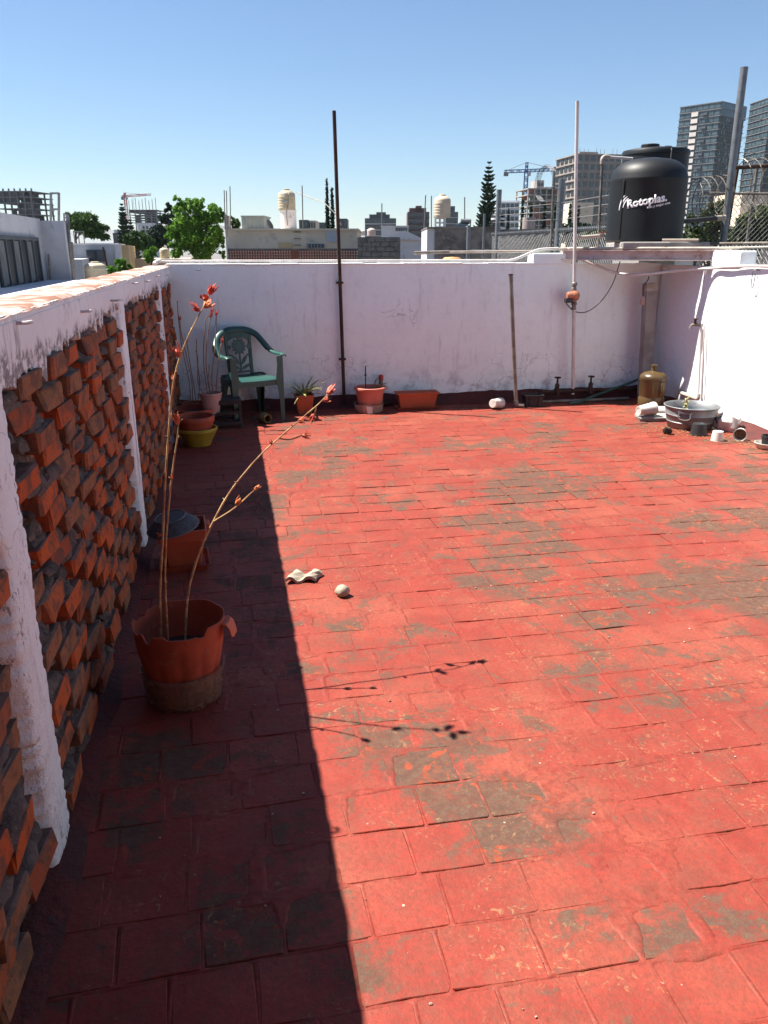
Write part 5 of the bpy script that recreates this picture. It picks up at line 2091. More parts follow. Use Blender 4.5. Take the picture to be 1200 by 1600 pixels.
def cypress(label, px, pytop, D, halfw_px, seed, n=2600, group=None):
    g_ = Bg('cypress_tree', label, 'tree', px, D, group)
    top = g_.L(px, pytop).z
    w = halfw_px * g_.sc
    rg = np.random.default_rng(seed)
    MB().tube([(0, 0, 0), (0, 0, top * .95)], [.12, .01], 6).build('trunk', m_bark, g_.o, True)
    f = rg.random(n) ** .8
    z = top - (top - .8) * f
    rad = w * np.minimum(1, .12 + 1.6 * f) * (.75 + .35 * vnoise(z * 2.2, 0, seed * 1.7)) * np.sqrt(rg.uniform(.3, 1, n))
    a = rg.uniform(0, 6.28, n)
    P = np.stack([rad * np.cos(a), rad * np.sin(a), z], 1)
    o = leaves('crown', m_lfdark, g_.o, P, .16, seed)
    return g_

def tank(label, px0, px1, pyt, pyb, D, mat, group, foot=None, band=True):
    g_ = Bg('rooftop_tank', label, 'water tank', (px0 + px1) / 2, D, group)
    a, b = g_.L(px0, pyb), g_.L(px1, pyt)
    r = (b.x - a.x) / 2
    h = b.z - a.z
    pr_ = [(0, 0), (r * .97, 0), (r, .02)]
    for k in range(5):
        z = h * (.08 + .60 * k / 5)
        pr_ += [(r, z), (r * 1.02, z + h * .02), (r * 1.02, z + h * .04), (r, z + h * .06)]
    pr_ += [(r, h * .74), (r * .94, h * .80), (r * .62, h * .90), (r * .38, h * .925), (r * .38, h * .985), (r * .30, h), (0, h)]
    o = MB().lathe(pr_, 32, (0, 0, a.z)).build('body', mat, g_.o, True, angle=50)
    return g_, r, a.z, h

# ------------------------------------------------ left: white house with a gridded window
XF = -5.6
hw = thing('white_house', 'white two storey house with a tall gridded window at the left edge', 'house', (XF, 18, GZ))
ho = Vector((XF, 18, GZ))
def hx(px, py, X=XF):
    return aX(px, py, X) - ho
y0_, y1_ = 11.0, aX(62, 342, XF).y
zt = aX(62, 342, XF).z
MB().box((-3.0, (y0_ + y1_) / 2 - 18, (zt - GZ) / 2), (6.0, y1_ - y0_, zt - GZ)).build('wall', m_hwhite, hw)
wa, wb2 = hx(8, 371), hx(68, 440)
zw0, zw1 = wb2.z, wa.z
yw0, yw1 = aX(-6, 400, XF).y - 18, aX(62, 400, XF).y - 18.35
win = MB().box((.02, (yw0 + yw1) / 2, (zw0 + zw1) / 2), (.06, yw1 - yw0, zw1 - zw0)).build('window', m_glass, hw)
m_curtain = M2('pale_curtain', (.16, .165, .16), (.11, .115, .11), 3, .8, 0)
nb = 6
for k in range(nb):
    ya = yw0 + (yw1 - yw0) * k / nb
    ubox('pane', m_glassd if k % 2 else m_curtain, win, (.052, ya + (yw1 - yw0) / nb / 2, (zw0 + zw1) / 2), (.012, (yw1 - yw0) / nb - .14, zw1 - zw0 - .16))
for k in range(nb + 1):
    ubox('mullion', m_officed, win, (.075, yw0 + (yw1 - yw0) * k / nb, (zw0 + zw1) / 2), (.05, .09, zw1 - zw0 + .06))
for z in (zw0, zw1):
    ubox('frame', m_officed, win, (.078, (yw0 + yw1) / 2, z), (.05, yw1 - yw0 + .1, .10))
# projecting stair block towards the right
pe = aX(62, 342, XF)
Dp = (pe.x * _sp + pe.y * _cp)
c1 = H(63, 343, Dp)
c2 = H(100, 345, Dp)
wb_ = Bg('unused', 'x', 'x', 81, Dp)
bpy.data.objects.remove(wb_.o)
m = MB()
q0 = Vector((XF, y1_ - 18, 0))
vs = []
PTS = [(H(62, 343, Dp) - ho), (H(99, 345, Dp) - ho), (H(108, 347, Dp + 4.5) - ho), (H(60, 343, Dp + 5) - ho)]
poly = [(p.x, p.y) for p in PTS]
m.prism(poly, PTS[1].z)
m.build('stair_block', m_hwhite, hw)
# roof slab edge and steel ladder frame
fr = MB()
for px in (79.5, 92):
    a, b_ = H(px, 345, Dp + 2) - ho, H(px, 301, Dp + 2) - ho
    fr.bar(a, b_, .07)
for py in (302, 327):
    fr.bar(H(79.5, py, Dp + 2) - ho, H(92, py, Dp + 2) - ho, .06)
fr.build('ladder_frame', m_galv, hw)
pp = MB()
for px, py in ((100, 333), (104, 334), (107, 335)):
    pp.bar(H(px + 3, 430, Dp + 1.2) - ho, H(px, py, Dp + 1.2) - ho, .05)
for k in range(9):
    py = 340 + k * 10
    pp.bar(H(100 + .3 * k, py, Dp + 1.2) - ho, H(107 + .3 * k, py, Dp + 1.2) - ho, .04)
pp.build('side_ladder', m_galv, hw)
dp_ = MB()
dp_.tube([H(76, 397, Dp - .1) - ho, H(78, 430, Dp - .1) - ho, H(79, 446, Dp - .1) - ho], .03, 6)
dp_.build('drain_pipe', m_galvd, hw)
sl_ = MB().box((1.0, (y0_ + y1_) / 2 - 18, aX(30, 462, XF + 1).z - GZ - 6.6 + 6.6 - .05), (2.0, y1_ - y0_, .25))
sl_.build('lower_roof', m_hwhite, hw)

# ------------------------------------------------ grey house, cream tank, shrub
g_ = Bg('grey_house', 'low blue grey house with a dark double window behind the parapet', 'house', 148, 34, rot=R_(15))
g_.tall('wall', m_hgrey, 98, 178, 381, 6)
g_.tall('side_wall', m_hwhite, 178.3, 185, 382, 5.6, .2)
g_.tall('rear_wing', m_htan, 185.3, 200, 383, 9, 2.5)
w = g_.rect('window', m_officed, 134, 390, 166, 409, .1, -.06)
for (x0, x1) in ((135, 149.4), (150.6, 165)):
    g_.rect('pane', m_glass, x0, 391, x1, 408, .04, -.10, w)
g_.rect('roof_edge', m_hwhite, 97, 380, 185, 382.5, 6.2, -.05)
g_.rect('shed', m_hwhite, 108, 405, 132, 440, 3, -3.0)
g_.rect('railing', m_galv, 116, 361, 131, 362.2, .05, .5)
for x in (116, 123, 131):
    g_.rect('railing_post', m_galv, x - .4, 361, x + .4, 381, .05, .55)
tank('cream ribbed tank standing low behind the left parapet', 131, 160.5, 408.5, 437, 26, m_cream, 'cream rooftop tanks')
g_ = Bg('tank_roof', 'flat white roof carrying the low cream tank behind the parapet', 'roof', 145, 25.5)
g_.tall('slab', m_hwhite, 122, 178, 437.2, 3.0)
MB().tube([g_.L(115, 437), g_.L(111, 378)], .06, 8).build('mast', m_galvd, g_.o)
o = pole('bent_rod', 'bent dark iron rod rising before the grey house', 'rod', H(171, 432, 30), H(161, 386, 30), .035, m_rust)
broadleaf('shrub', 'low bright green shrub behind the left parapet coping', 188, 19, ((178, 421, 8, 6), (190, 416, 9, 8), (199, 420, 7, 6)), 1500, .055, m_lfmid, 31)['o'] if False else None
g_ = broadleaf('shrub', 'low bright green shrub behind the left parapet coping', 188, 20, ((178, 420, 8, 6), (190, 414, 9, 9), (200, 419, 7, 6)), 2600, .05, m_lfbright, 31)
broadleaf('shrub', 'small green shrub between the two beige tanks', 236, 40, ((233, 400, 8, 9), (240, 394, 7, 8)), 1800, .09, m_lfbright, 32)
broadleaf('shrub', 'little green plant on the roof edge beside the grey house', 121, 33.2, ((118, 416, 5, 5), (124, 414, 5, 4)), 900, .06, m_lfbright, 33)
tank('beige tank behind the small shrub by the leafy tree', 225, 236, 391, 406, 44, m_cream, 'cream rooftop tanks')
tank('beige tank directly left of the bright leafy tree', 250, 263.5, 386, 404, 44, m_cream, 'cream rooftop tanks')
g_ = Bg('tank_house', 'pale flat roof under the beige tanks left of the leafy tree', 'house', 240, 43.5)
g_.tall('wall', m_hcream, 203, 285, 404.5, 5)
for x in (206, 212, 222):
    g_.rect('post', m_galv, x - .5, 394, x + .5, 404.5, .06, .2)
g_.rect('rail', m_galv, 205, 394, 223, 395, .06, .28)

# ------------------------------------------------ left distance
def frame_building(name, label, px0, px1, pyt, D, floors, bays, dep, mat, rot=0.0, base_py=392, infill=None, fr=.55):
    """concrete skeleton: slabs and columns, with some infill panels"""
    g_ = Bg(name, label, 'building', (px0 + px1) / 2, D, None, rot)
    a, b = g_.L(px0, pyt), g_.L(px1, base_py)
    w = (px1 - px0) * g_.sc
    zt = a.z
    fh = (zt - b.z) / floors
    for k in range(floors + 1):
        z = zt - k * fh
        ubox('floor_slab', mat, g_.o, (0, dep / 2, z), (w + .6, dep + .6, fh * .16))
    for i in range(bays + 1):
        x = -w / 2 + w * i / bays
        for y in (.25, dep - .25):
            ubox('column', mat, g_.o, (x, y, (zt) / 2), (w / bays * .16, .5, zt))
    rr_ = random.Random(px0)
    if infill:
        for k in range(floors):
            for i in range(bays):
                if rr_.random() < fr:
                    ubox('infill_panel', infill, g_.o, (-w / 2 + w * (i + .5) / bays, .55 + (dep * .5 if rr_.random() < .3 else 0), zt - (k + .5) * fh), (w / bays * .84, .15, fh * .84))
    ubox('core', mat, g_.o, (w * .12, dep * .55, zt / 2), (w * .3, dep * .4, zt))
    return g_, w, zt, fh
g_, w, zt, fh = frame_building('tower_shell', 'dark unfinished concrete tower shell at the far left skyline', 5, 60, 299, 240, 10, 5, 12, m_darkc, R_(-6), 388, m_officed, .8)
for k in range(7):
    ubox('starter_column', m_darkc, g_.o, (-w / 2 + w * k / 6, 1, zt + fh * .25), (.35, .35, fh * .6))
g_, w, zt, fh = frame_building('tower_shell', 'unfinished floors with scaffolding under the red crane', 208, 249, 328, 330, 5, 5, 14, m_darkc, 0, 348, m_officed, .6)
for k in range(9):
    ubox('scaffold_pole', m_darkc, g_.o, (-w / 2 + w * k / 8, .4, zt + 1.2 + (k % 3) * .5), (.18, .18, 4.5))
g_ = Bg('white_block', 'white apartment block below the unfinished floors', 'building', 228, 322)
g_.tall('wall', m_officew, 214, 238, 348.5, 10)
for k in range(4):
    g_.rect('window', m_glass, 222.5, 353 + k * 8, 226, 358 + k * 8, .3, -.25)
    g_.rect('window', m_glass, 228, 353 + k * 8, 231.5, 358 + k * 8, .3, -.25)
g_ = Bg('flat_house', 'small dark flat roofed house between the trees on the left', 'house', 183, 120)
g_.tall('wall', m_officed, 176, 190, 364, 6)
g_.rect('roof_room', m_officew, 178, 359, 187, 364, 3, 1)

def truss(mb, a, b, w, n, r):
    """square lattice from a to b"""
    a, b = Vector(a), Vector(b)
    d = (b - a).normalized()
    u = d.orthogonal().normalized() if abs(d.z) > .9 else Vector((0, 0, 1))
    if abs(d.z) > .9:
        u = Vector((1, 0, 0))
    v = d.cross(u).normalized()
    cs = [u * w / 2 + v * w / 2, u * w / 2 - v * w / 2, -u * w / 2 - v * w / 2, -u * w / 2 + v * w / 2]
    for c_ in cs:
        mb.bar(a + c_, b + c_, r)
    for k in range(n):
        p, q = a + (b - a) * k / n, a + (b - a) * (k + 1) / n
        for i in range(4):
            c_, c2_ = cs[i], cs[(i + 1) % 4]
            mb.bar(p + c_, q + c2_ if k % 2 else p + c2_, r * .7)
            mb.bar(p + (c2_ if k % 2 == 0 else c_), q + (c_ if k % 2 == 0 else c2_), r * .7)
    return mb

def crane(label, pxm, pyj, D, px_back, px_tip, pytop, mat, thick, tip_dy=0.0, yaw=0.0):
    g_ = Bg('tower_crane', label, 'crane', pxm, D)
    j = g_.L(pxm, pyj)
    apex = g_.L(pxm, pytop)
    tip = g_.L(px_tip, pyj + tip_dy)
    back = g_.L(px_back, pyj - tip_dy * .4)
    truss(MB(), (0, 0, 0), (0, 0, j.z), thick * 1.2, 26, thick * .22).build('mast', mat, g_.o)
    truss(MB(), (0, 0, j.z), tip, thick * .9, 18, thick * .18).build('jib', mat, g_.o)
    truss(MB(), (0, 0, j.z), back, thick * .9, 6, thick * .2).build('counter_jib', mat, g_.o)
    MB().box(back + Vector((thick * .6, 0, -thick * .8)), (thick * 1.6, thick * 1.2, thick * 1.3)).build('counterweight', m_darkc, g_.o)
    truss(MB(), (0, 0, j.z), (0, 0, apex.z), thick * .8, 4, thick * .2).build('apex_tower', mat, g_.o)
    MB().tube([(0, 0, apex.z), Vector((0, 0, j.z)).lerp(tip, .66) + Vector((0, 0, thick * .4))], thick * .08, 4).build('tie', m_darkc, g_.o)
    MB().tube([(0, 0, apex.z), back], thick * .08, 4).build('tie', m_darkc, g_.o)
    MB().box((thick * 1.0, -thick * .5, j.z - thick * 1.1), (thick * .9, thick * .9, thick * 1.2)).build('cab', m_hgrey, g_.o)
    h_ = Vector((0, 0, j.z)).lerp(tip, .3)
    MB().tube([h_, h_ - Vector((0, 0, thick * 7))], thick * .07, 4).build('hook_line', m_darkc, g_.o)
    return g_
crane('red and white tower crane over the left skyline', 203.5, 306.5, 330, 190, 236, 301, m_crer, .75, -2.5)
crane('blue tower crane beside the unfinished block on the right', 816, 267, 300, 788, 884, 253.5, m_creb, 1.0, -3.0)

for (lab, px, D, bl, n, sz, mt, sd) in (
        ('dark round crowned tree left of the far conifers', 120, 60, ((108, 348, 11, 12), (124, 350, 15, 16), (144, 354, 16, 18), (158, 362, 11, 12), (132, 342, 8, 7)), 9000, .16, m_lfmid, 41),
        ('dark leafy tree behind the red crane building', 262, 62, ((258, 352, 10, 18), (268, 340, 9, 16), (264, 326, 7, 7), (248, 372, 14, 16), (232, 384, 12, 12)), 8000, .15, m_lfdark, 42),
        ('low dark tree mass in front of the white block', 215, 58, ((206, 378, 10, 16), (220, 374, 10, 14), (232, 380, 10, 14)), 5000, .14, m_lfmid, 43)):
    broadleaf('leafy_tree', lab, px, D, bl, n, sz, mt, sd, 'trees beyond the terrace')
norfolk('narrow dark conifer left of the red crane', 197, 318, 75, 13, 51, 'tall conifers', 28)
norfolk('short dark conifer just right of the narrow one', 208, 342, 78, 11, 52, 'tall conifers', 22)
# bright feathery tree
g_ = broadleaf('leafy_tree', 'bright green feathery tree rising above the wall left of the lattice house', 305, 42,
               ((277, 313, 6, 6), (283, 330, 13, 13), (300, 322, 13, 12), (318, 318, 9, 8), (335, 335, 14, 13), (315, 345, 17, 15), (290, 352, 18, 15), (270, 365, 13, 12), (300, 372, 19, 14), (333, 366, 15, 18), (280, 388, 14, 12), (318, 392, 18, 12), (345, 385, 8, 18), (263, 374, 8, 8), (346, 338, 8, 8)),
               30000, .085, m_lfbright, 61, 'trees beyond the terrace')

# ------------------------------------------------ lattice house
g_ = Bg('lattice_house', 'flat roofed cream house with a red clay lattice parapet', 'house', 455, 38)
g_.tall('wall', m_hcream, 355.5, 558, 359.5, 7, 1.2)
g_.rect('roof_slab', m_hcream, 354.5, 357, 560, 360, 7.4, 1.05)
g_.rect('window_vent', m_officed, 480, 381, 506, 387, .2, 1.02)
for k in range(5):
    g_.rect('vent_slat', m_hgrey, 481 + k * 5, 381.6, 482 + k * 5, 386.5, .1, .98)
g_.rect('patch', m_htan, 435, 378.5, 457, 387.5, .1, 1.14)
g_.rect('upper_block', m_hgrey, 510, 359.8, 527, 378, .15, 1.12)
for y in (362, 372.5, 382.5):
    g_.rect('pipe_stub', m_rust, 459, y, 470, y + .8, .1, 1.08)
a, b = g_.L(358, 391), g_.L(584, 409.5)
# lattice: clay bars round square holes
lat = MB()
nxx = 56
px_ = (b.x - a.x) / nxx
zt, zb = a.z, b.z - .4
for k in range(nxx + 1):
    w_ = .05 if k not in (25, 26) else .16
    lat.box((a.x + k * px_, 0, (zt + zb) / 2), (w_, .10, zt - zb))
z = zt
while z > zb:
    lat.box(((a.x + b.x) / 2, .002, z), (b.x - a.x, .094, .05))
    z -= px_ * 1.03
lat.build('lattice', m_claybr, g_.o)
g_.rect('lattice_cap', m_hblock, 356, 388.3, 588, 391, .3, -.1)
g_.rect('corner_post', m_hwhite, 354, 371, 357, 411, .3, -.1)
g_.rect('end_post', m_hcream, 584.2, 391.2, 589, 411, .2, -.05)
hb = Bg('roof_hut', 'grey green sheet metal hut on the lattice house roof', 'hut', 394, 41)
m_sheet = M2('grey_green_sheet', (.22, .26, .26), (.18, .215, .22), 1.5, .6, .1, 9)
hb.tall('walls', m_sheet, 377, 412, 338.5, 2.2, 0, hb.L(394, 357.5).z)
hb.rect('roof', m_sheet, 375.8, 336.8, 413.5, 338.6, 2.4, -.1)
for k in range(6):
    hb.rect('seam', m_hgrey, 379.5 + k * 6, 339, 380 + k * 6, 357.4, .04, -.03)
ds = Bg('satellite_dish', 'dark satellite dish on the lattice house roof', 'satellite dish', 420, 40)
c_ = ds.L(420, 352)
MB().lathe([(0, .0), (.15, .02), (.26, .07), (.26, .078), (.15, .03), (0, .012)], 24, c_, Matrix.Rotation(R_(62), 3, 'Y') @ Matrix.Rotation(R_(20), 3, 'X')).build('dish', m_officed, ds.o, True)
MB().tube([(c_.x, 0, ds.L(420, 357.6).z), c_], .025, 6).build('mount', m_galvd, ds.o)
for i, (px, pt) in enumerate(((351.5, 297), (355, 298), (360.5, 291))):
    pole('iron_rod', ('leftmost thin iron rod of three above the lattice house corner', 'middle thin iron rod of three above the lattice house corner', 'tallest thin iron rod of three above the lattice house corner')[i], 'rod', H(px, 358, 38.5 + .2 * i), H(px - 1.2, pt, 38.5 + .2 * i), .022, m_galvd)['group'] = 'iron rods above the lattice house'
g_ = Bg('roof_pillar', 'concrete stub with plants at the left corner of the lattice house', 'pillar', 353.5, 39.5)
g_.tall('stub', m_conc, 350.5, 357, 337, .3)
broadleaf('shrub', 'small green bush behind the lattice house corner', 366, 46, ((362, 345, 5, 6), (369, 349, 6, 8)), 1200, .09, m_lfmid, 63)
# pedestal with the cream tank
g_ = Bg('tank_pedestal', 'tall stained white cylinder pedestal under the cream tank', 'pedestal', 452.5, 41)
a = g_.L(440.5, 357.6)
b = g_.L(464.5, 330)
r = (b.x - a.x) / 2
m_peel = M2('peeling_whitewash', (.72, .70, .69), (.66, .63, .62), 1.2, .85, .2, 10, dirt=(.16, .12, .11))
MB().lathe([(r, a.z), (r, b.z), (r * 1.06, b.z + .01), (r * 1.06, b.z + .06), (0, b.z + .061)], 32).build('shaft', m_peel, g_.o, True)
tk, r, zb, h = tank('cream ribbed tank on the tall white pedestal', 438.3, 463.5, 295, 329, 41, m_cream, 'cream rooftop tanks')
m_lab = M2('faded_blue_label', (.20, .32, .40), (.45, .46, .40), 9, .6, 0)
for k, (x, w) in enumerate(((-.16, .05), (.0, .10), (.10, .06))):
    MB().bar((x - w, -r * 1.03 * math.cos(x * 1.8), zb + h * .40), (x + w, -r * 1.03 * math.cos(x * 1.8), zb + h * .40), .02, .07).build('label', m_lab, tk.o)
MB().tube(smoothpts([(.25, -r * .3, zb + h * .88), (.15, -r * 1.08, zb + h * .7), (.12, -r * 1.12, zb + h * .3), (.02, -r * 1.12, zb - .1), (.05, -r * 1.16, zb - .7)], 5), .02, 6).build('feed_pipe', m_galvd, tk.o, True)
q = [H(463, 300, 41), H(475, 305, 40.5), H(490, 311, 40), H(505, 316, 39.5), H(512, 322, 39), H(525, 336, 38.6), H(533, 352, 38.4)]
o = MB().tube([p - q[0] for p in smoothpts(q, 5)], .02, 5).build('overhead_cable', m_galvd, None, True)
o.location = q[0]
tag(o, 'thin grey cable drooping from the cream tank to the right', 'cable')
pole('antenna_mast', 'thin grey antenna mast right of the pedestal tank', 'antenna', H(473.5, 358, 39), H(472, 290, 39), .025, m_galvd)
cypress('taller of the two slim cypresses behind the lattice house', 512.8, 279, 70, 5.2, 71, group='slim cypress pair')
cypress('shorter of the two slim cypresses behind the lattice house', 520.5, 293, 71, 6.5, 72, group='slim cypress pair')

# ------------------------------------------------ grey block wall and white houses
g_ = Bg('block_wall', 'dark grey concrete block wall right of the lattice house', 'wall', 592, 36)
g_.tall('core', m_hblock, 558.5, 625.5, 370.5, .2, .03)
a, b = g_.L(558.5, 370.5), g_.L(625.5, 412)
bwid = .40
bhei = .20
blk = [MB().box((0, 0, 0), (bwid - .025, .06, bhei - .02)).mesh('block') for _ in range(1)][0]
blk.materials.append(m_hblock)
z = a.z - bhei / 2
rw_ = 0
while z > b.z - .2:
    x = a.x + bwid / 2 - (bwid / 2 if rw_ % 2 else 0)
    while x < b.x - .05:
        if x - bwid / 2 > a.x - .03 and x + bwid / 2 < b.x + .03:
            o = bpy.data.objects.new('block', blk)
            col.objects.link(o)
            o.parent = g_.o
            o.location = (x, 0.0 + random.uniform(-.008, .008), z)
        x += bwid
    z -= bhei
    rw_ += 1
g_ = Bg('white_gable_house', 'white gabled house behind the grey block wall', 'house', 632, 48)
g_.tall('wall', m_hwhite, 600, 664, 375, 6)
a, b, cc_ = g_.L(598, 375), g_.L(665, 375), g_.L(632, 360)
MB().prism([(a.x, a.z), (b.x, b.z), (cc_.x, cc_.z)], 6.4, Matrix.Rotation(math.pi / 2, 3, 'X'), (0, 6.2, 0)).build('roof', m_hwhite, g_.o)
g_.rect('pipe', m_galv, 631, 398, 631.6, 412, .05, -.1)
g_.rect('pipe', m_galv, 662, 394, 662.6, 412, .05, -.1)
g_ = Bg('white_roof_room', 'white roof room with a row of small windows on the skyline', 'house', 616, 80)
g_.tall('wall', m_officew, 596, 638, 354, 6)
for k in range(7):
    g_.rect('window', m_glass, 618 + k * 2.7, 356, 620 + k * 2.7, 361, .1, -.06)
g_.rect('parapet', m_hwhite, 595, 352.5, 639, 354.5, .2, -.1)
tank('small pinkish tank before the white roof room', 573.8, 587, 356, 369, 60, M2('pinkish_tank', (.50, .38, .34), (.44, .33, .30), 4, .6, 0), 'cream rooftop tanks')
tank('small white round tank left of the pinkish tank', 563, 571, 359, 368, 62, m_cup, 'cream rooftop tanks')
# office blocks on the skyline
def office(label, px0, px1, pyt, D, mat, rows_, cols, band=None, dep=12, steps=()):
    g_ = Bg('office_block', label, 'building', (px0 + px1) / 2, D)
    g_.tall('wall', mat, px0, px1, pyt, dep)
    for (a, b, t_) in steps:
        g_.tall('setback', mat, a, b, t_, dep * .6, dep * .2)
    pw = (px1 - px0) / cols
    ph = (388 - pyt) / rows_
    wp = g_.L(px0, pyt)
    for r in range(rows_):
        for c_ in range(cols):
            x0 = px0 + pw * (c_ + .14)
            p, q = g_.L(x0, pyt + ph * (r + .2)), g_.L(x0 + pw * .72, pyt + ph * (r + .8))
            ubox('window', m_glass, g_.o, ((p.x + q.x) / 2, -.06, (p.z + q.z) / 2), (q.x - p.x, .16, p.z - q.z))
        if band is not None:
            p, q = g_.L(px0, pyt + ph * (r + .88)), g_.L(px1, pyt + ph * (r + 1.0))
            ubox('floor_band', band, g_.o, ((p.x + q.x) / 2, -.15, (p.z + q.z) / 2), (q.x - p.x, .5, p.z - q.z))
    return g_
office('stepped dark office block with white bands behind the gabled house', 570, 619, 341, 260, m_officed, 5, 9, m_officew, 14, ((577, 609, 335), (588, 603, 331.5)))
office('dark maroon office block with a stepped roof left of the tan tank', 637, 671, 331, 280, m_officer, 6, 7, m_officed, 14, ((640, 666, 325), (650, 659, 321.5)))
office('blue grey office block right of the tan tank', 697, 716, 331, 270, m_officed, 6, 4, m_hgrey, 12, ((703, 711, 322),))
office('low black roof building left of the cypress pair', 467, 481, 343.5, 150, m_officed, 3, 3, None, 8)
office('small beige roof building beside the antenna mast', 481.5, 493.5, 344.5, 152, m_hcream, 3, 3, None, 8)
office('low teal glass building behind the cypress pair', 495, 513, 347.5, 170, m_glassb, 3, 4, m_hcream, 8)
office('small slate grey building right of the cypress pair', 526, 542, 341.5, 165, m_officed, 3, 3, None, 8)
for i, (px, pt, D) in enumerate(((596.6, 318, 258), (726, 308, 90), (662, 305, 120), (674, 306, 118))):
    pole('aerial_mast', ('hair thin mast on the stepped office block', 'thin white mast left of the tall conifer', 'leaning thin lattice mast left of the tan tank', 'thin mast directly left of the tan tank')[i], 'antenna', H(px, 372, D), H(px + (3 if i == 2 else 0), pt, D), .0007 * D, m_galv)

# ------------------------------------------------ tan tank on legs, stained wall, solar heater
g_ = Bg('stained_wall_house', 'low house with a dark stained cement wall right of the white gable', 'house', 722, 30)
g_.tall('wall', m_stain, 680, 777, 356.5, 4.5)
g_.tall('white_end', m_hwhite, 667.5, 679.7, 355.5, 4.5, .05)
g_.rect('coping', m_stain, 667, 354.5, 778, 357, 4.7, -.06)
tk, r, zb, h = tank('tan round tank on a metal stand above the stained wall', 676, 703, 303.5, 340.5, 32.5, M2('tan_polyethylene', (.52, .42, .32), (.45, .36, .27), 3, .55, .05, 30), 'cream rooftop tanks')
st = Bg('tank_stand', 'white metal frame stand under the tan tank', 'stand', 689.5, 32.5)
a, b = st.L(680.5, 340), st.L(694, 356)
s_ = MB()
for x in (a.x, (a.x + b.x) / 2, b.x):
    for y in (-.22, .25):
        s_.box((x, y, (a.z + b.z) / 2), (.045, .045, a.z - b.z))
for z in (a.z - .02, (a.z + b.z) / 2, b.z + .03):
    for y in (-.22, .25):
        s_.box(((a.x + b.x) / 2, y, z), (b.x - a.x, .04, .045))
s_.build('frame', m_officew, st.o)
sh_ = Bg('solar_heater', 'solar water heater with a silver cylinder on the stained wall roof', 'solar heater', 718, 33)
a, b = sh_.L(720, 345), sh_.L(736, 345)
MB().tube([sh_.L(720, 345.5), sh_.L(736, 345.5)], .09, 14).build('cylinder', m_galv, sh_.o, True)
for k in range(8):
    x = sh_.L(720.5 + k * 2.1, 347).x
    MB().tube([(x, 0, sh_.L(720, 347).z), (x - .35, -.3, sh_.L(720, 358).z)], .022, 6).build('glass_tube', m_glass, sh_.o)
MB().bar(sh_.L(712, 358, -.35), sh_.L(730, 357, -.35), .04).build('foot_rail', m_galv, sh_.o)
MB().bar(sh_.L(735, 357, .1), sh_.L(735, 347, .1), .04).build('rear_leg', m_galv, sh_.o)
norfolk('tall symmetrical conifer right of centre above the rooftops', 759, 252.5, 85, 24, 55, 'tall conifers', 32)
tk, r, zb, h = tank('small black tank with a pale band behind the fence post', 765, 787, 331, 354, 36, m_tank, 'dark rooftop tanks')
MB().lathe([(r * 1.025, zb + h * .45), (r * 1.025, zb + h * .58)], 24).build('pale_band', m_hwhite, tk.o)
g_ = Bg('brick_chimney_house', 'tan roofed house behind the chain link fence', 'house', 790, 34)
g_.tall('wall', m_stain, 752, 870, 358.5, 4)
g_.rect('roof_lip', m_cream, 752, 356.5, 772, 359, 1.0, -.4)
cy = Bg('concrete_drum', 'pale concrete drum on a roof behind the fence', 'drum', 824, 33)
a, b = cy.L(814, 358), cy.L(835, 340)
MB().lathe([(0, a.z), ((b.x - a.x) / 2, a.z), ((b.x - a.x) / 2, b.z), (0, b.z)], 24).build('drum', M2('pale_brown_drum', (.34, .28, .26), (.28, .23, .21), 4, .9, .2), cy.o, True)
for i, (px, pt, hw_) in enumerate(((813, 313, 5), (826.5, 318, 6), (847, 316, 5.5), (863.5, 322, 4), (886.5, 318, 5.5), (899.5, 322, 5.5), (792, 326, 4))):
    cypress(('dark cypress directly left of the unfinished block', 'short dark cypress above the pale concrete drum', 'dark cypress in front of the unfinished block', 'thin cypress right of the unfinished block', 'cypress left of the tan stair hut', 'cypress in front of the tan stair hut', 'small cypress before the grey striped block')[i], px, pt, 60 + i, hw_, 80 + i, 1800, 'cypresses behind the fence')
g_ = office('grey striped mid rise block right of the tall conifer', 783, 811, 316, 230, m_officew, 7, 4, None, 12, ((782, 812, 313.5),))
# unfinished brick block
g_, w, zt, fh = frame_building('unfinished_block', 'unfinished apartment block with bare slabs beside the blue crane', 820, 878, 295, 250, 9, 6, 12, m_rawc, R_(8), 380, m_rawb, .35)
g_.tall('stair_tower', m_rawc, 839, 851, 281.5, 6, 3)
for k in range(7):
    for c_ in (841, 846):
        g_.rect('window', m_glass, c_, 286 + k * 9.5, c_ + 3, 291 + k * 9.5, .3, 2.8)
g_.tall('rear_wing', m_rawc, 852, 880, 292, 8, 5)
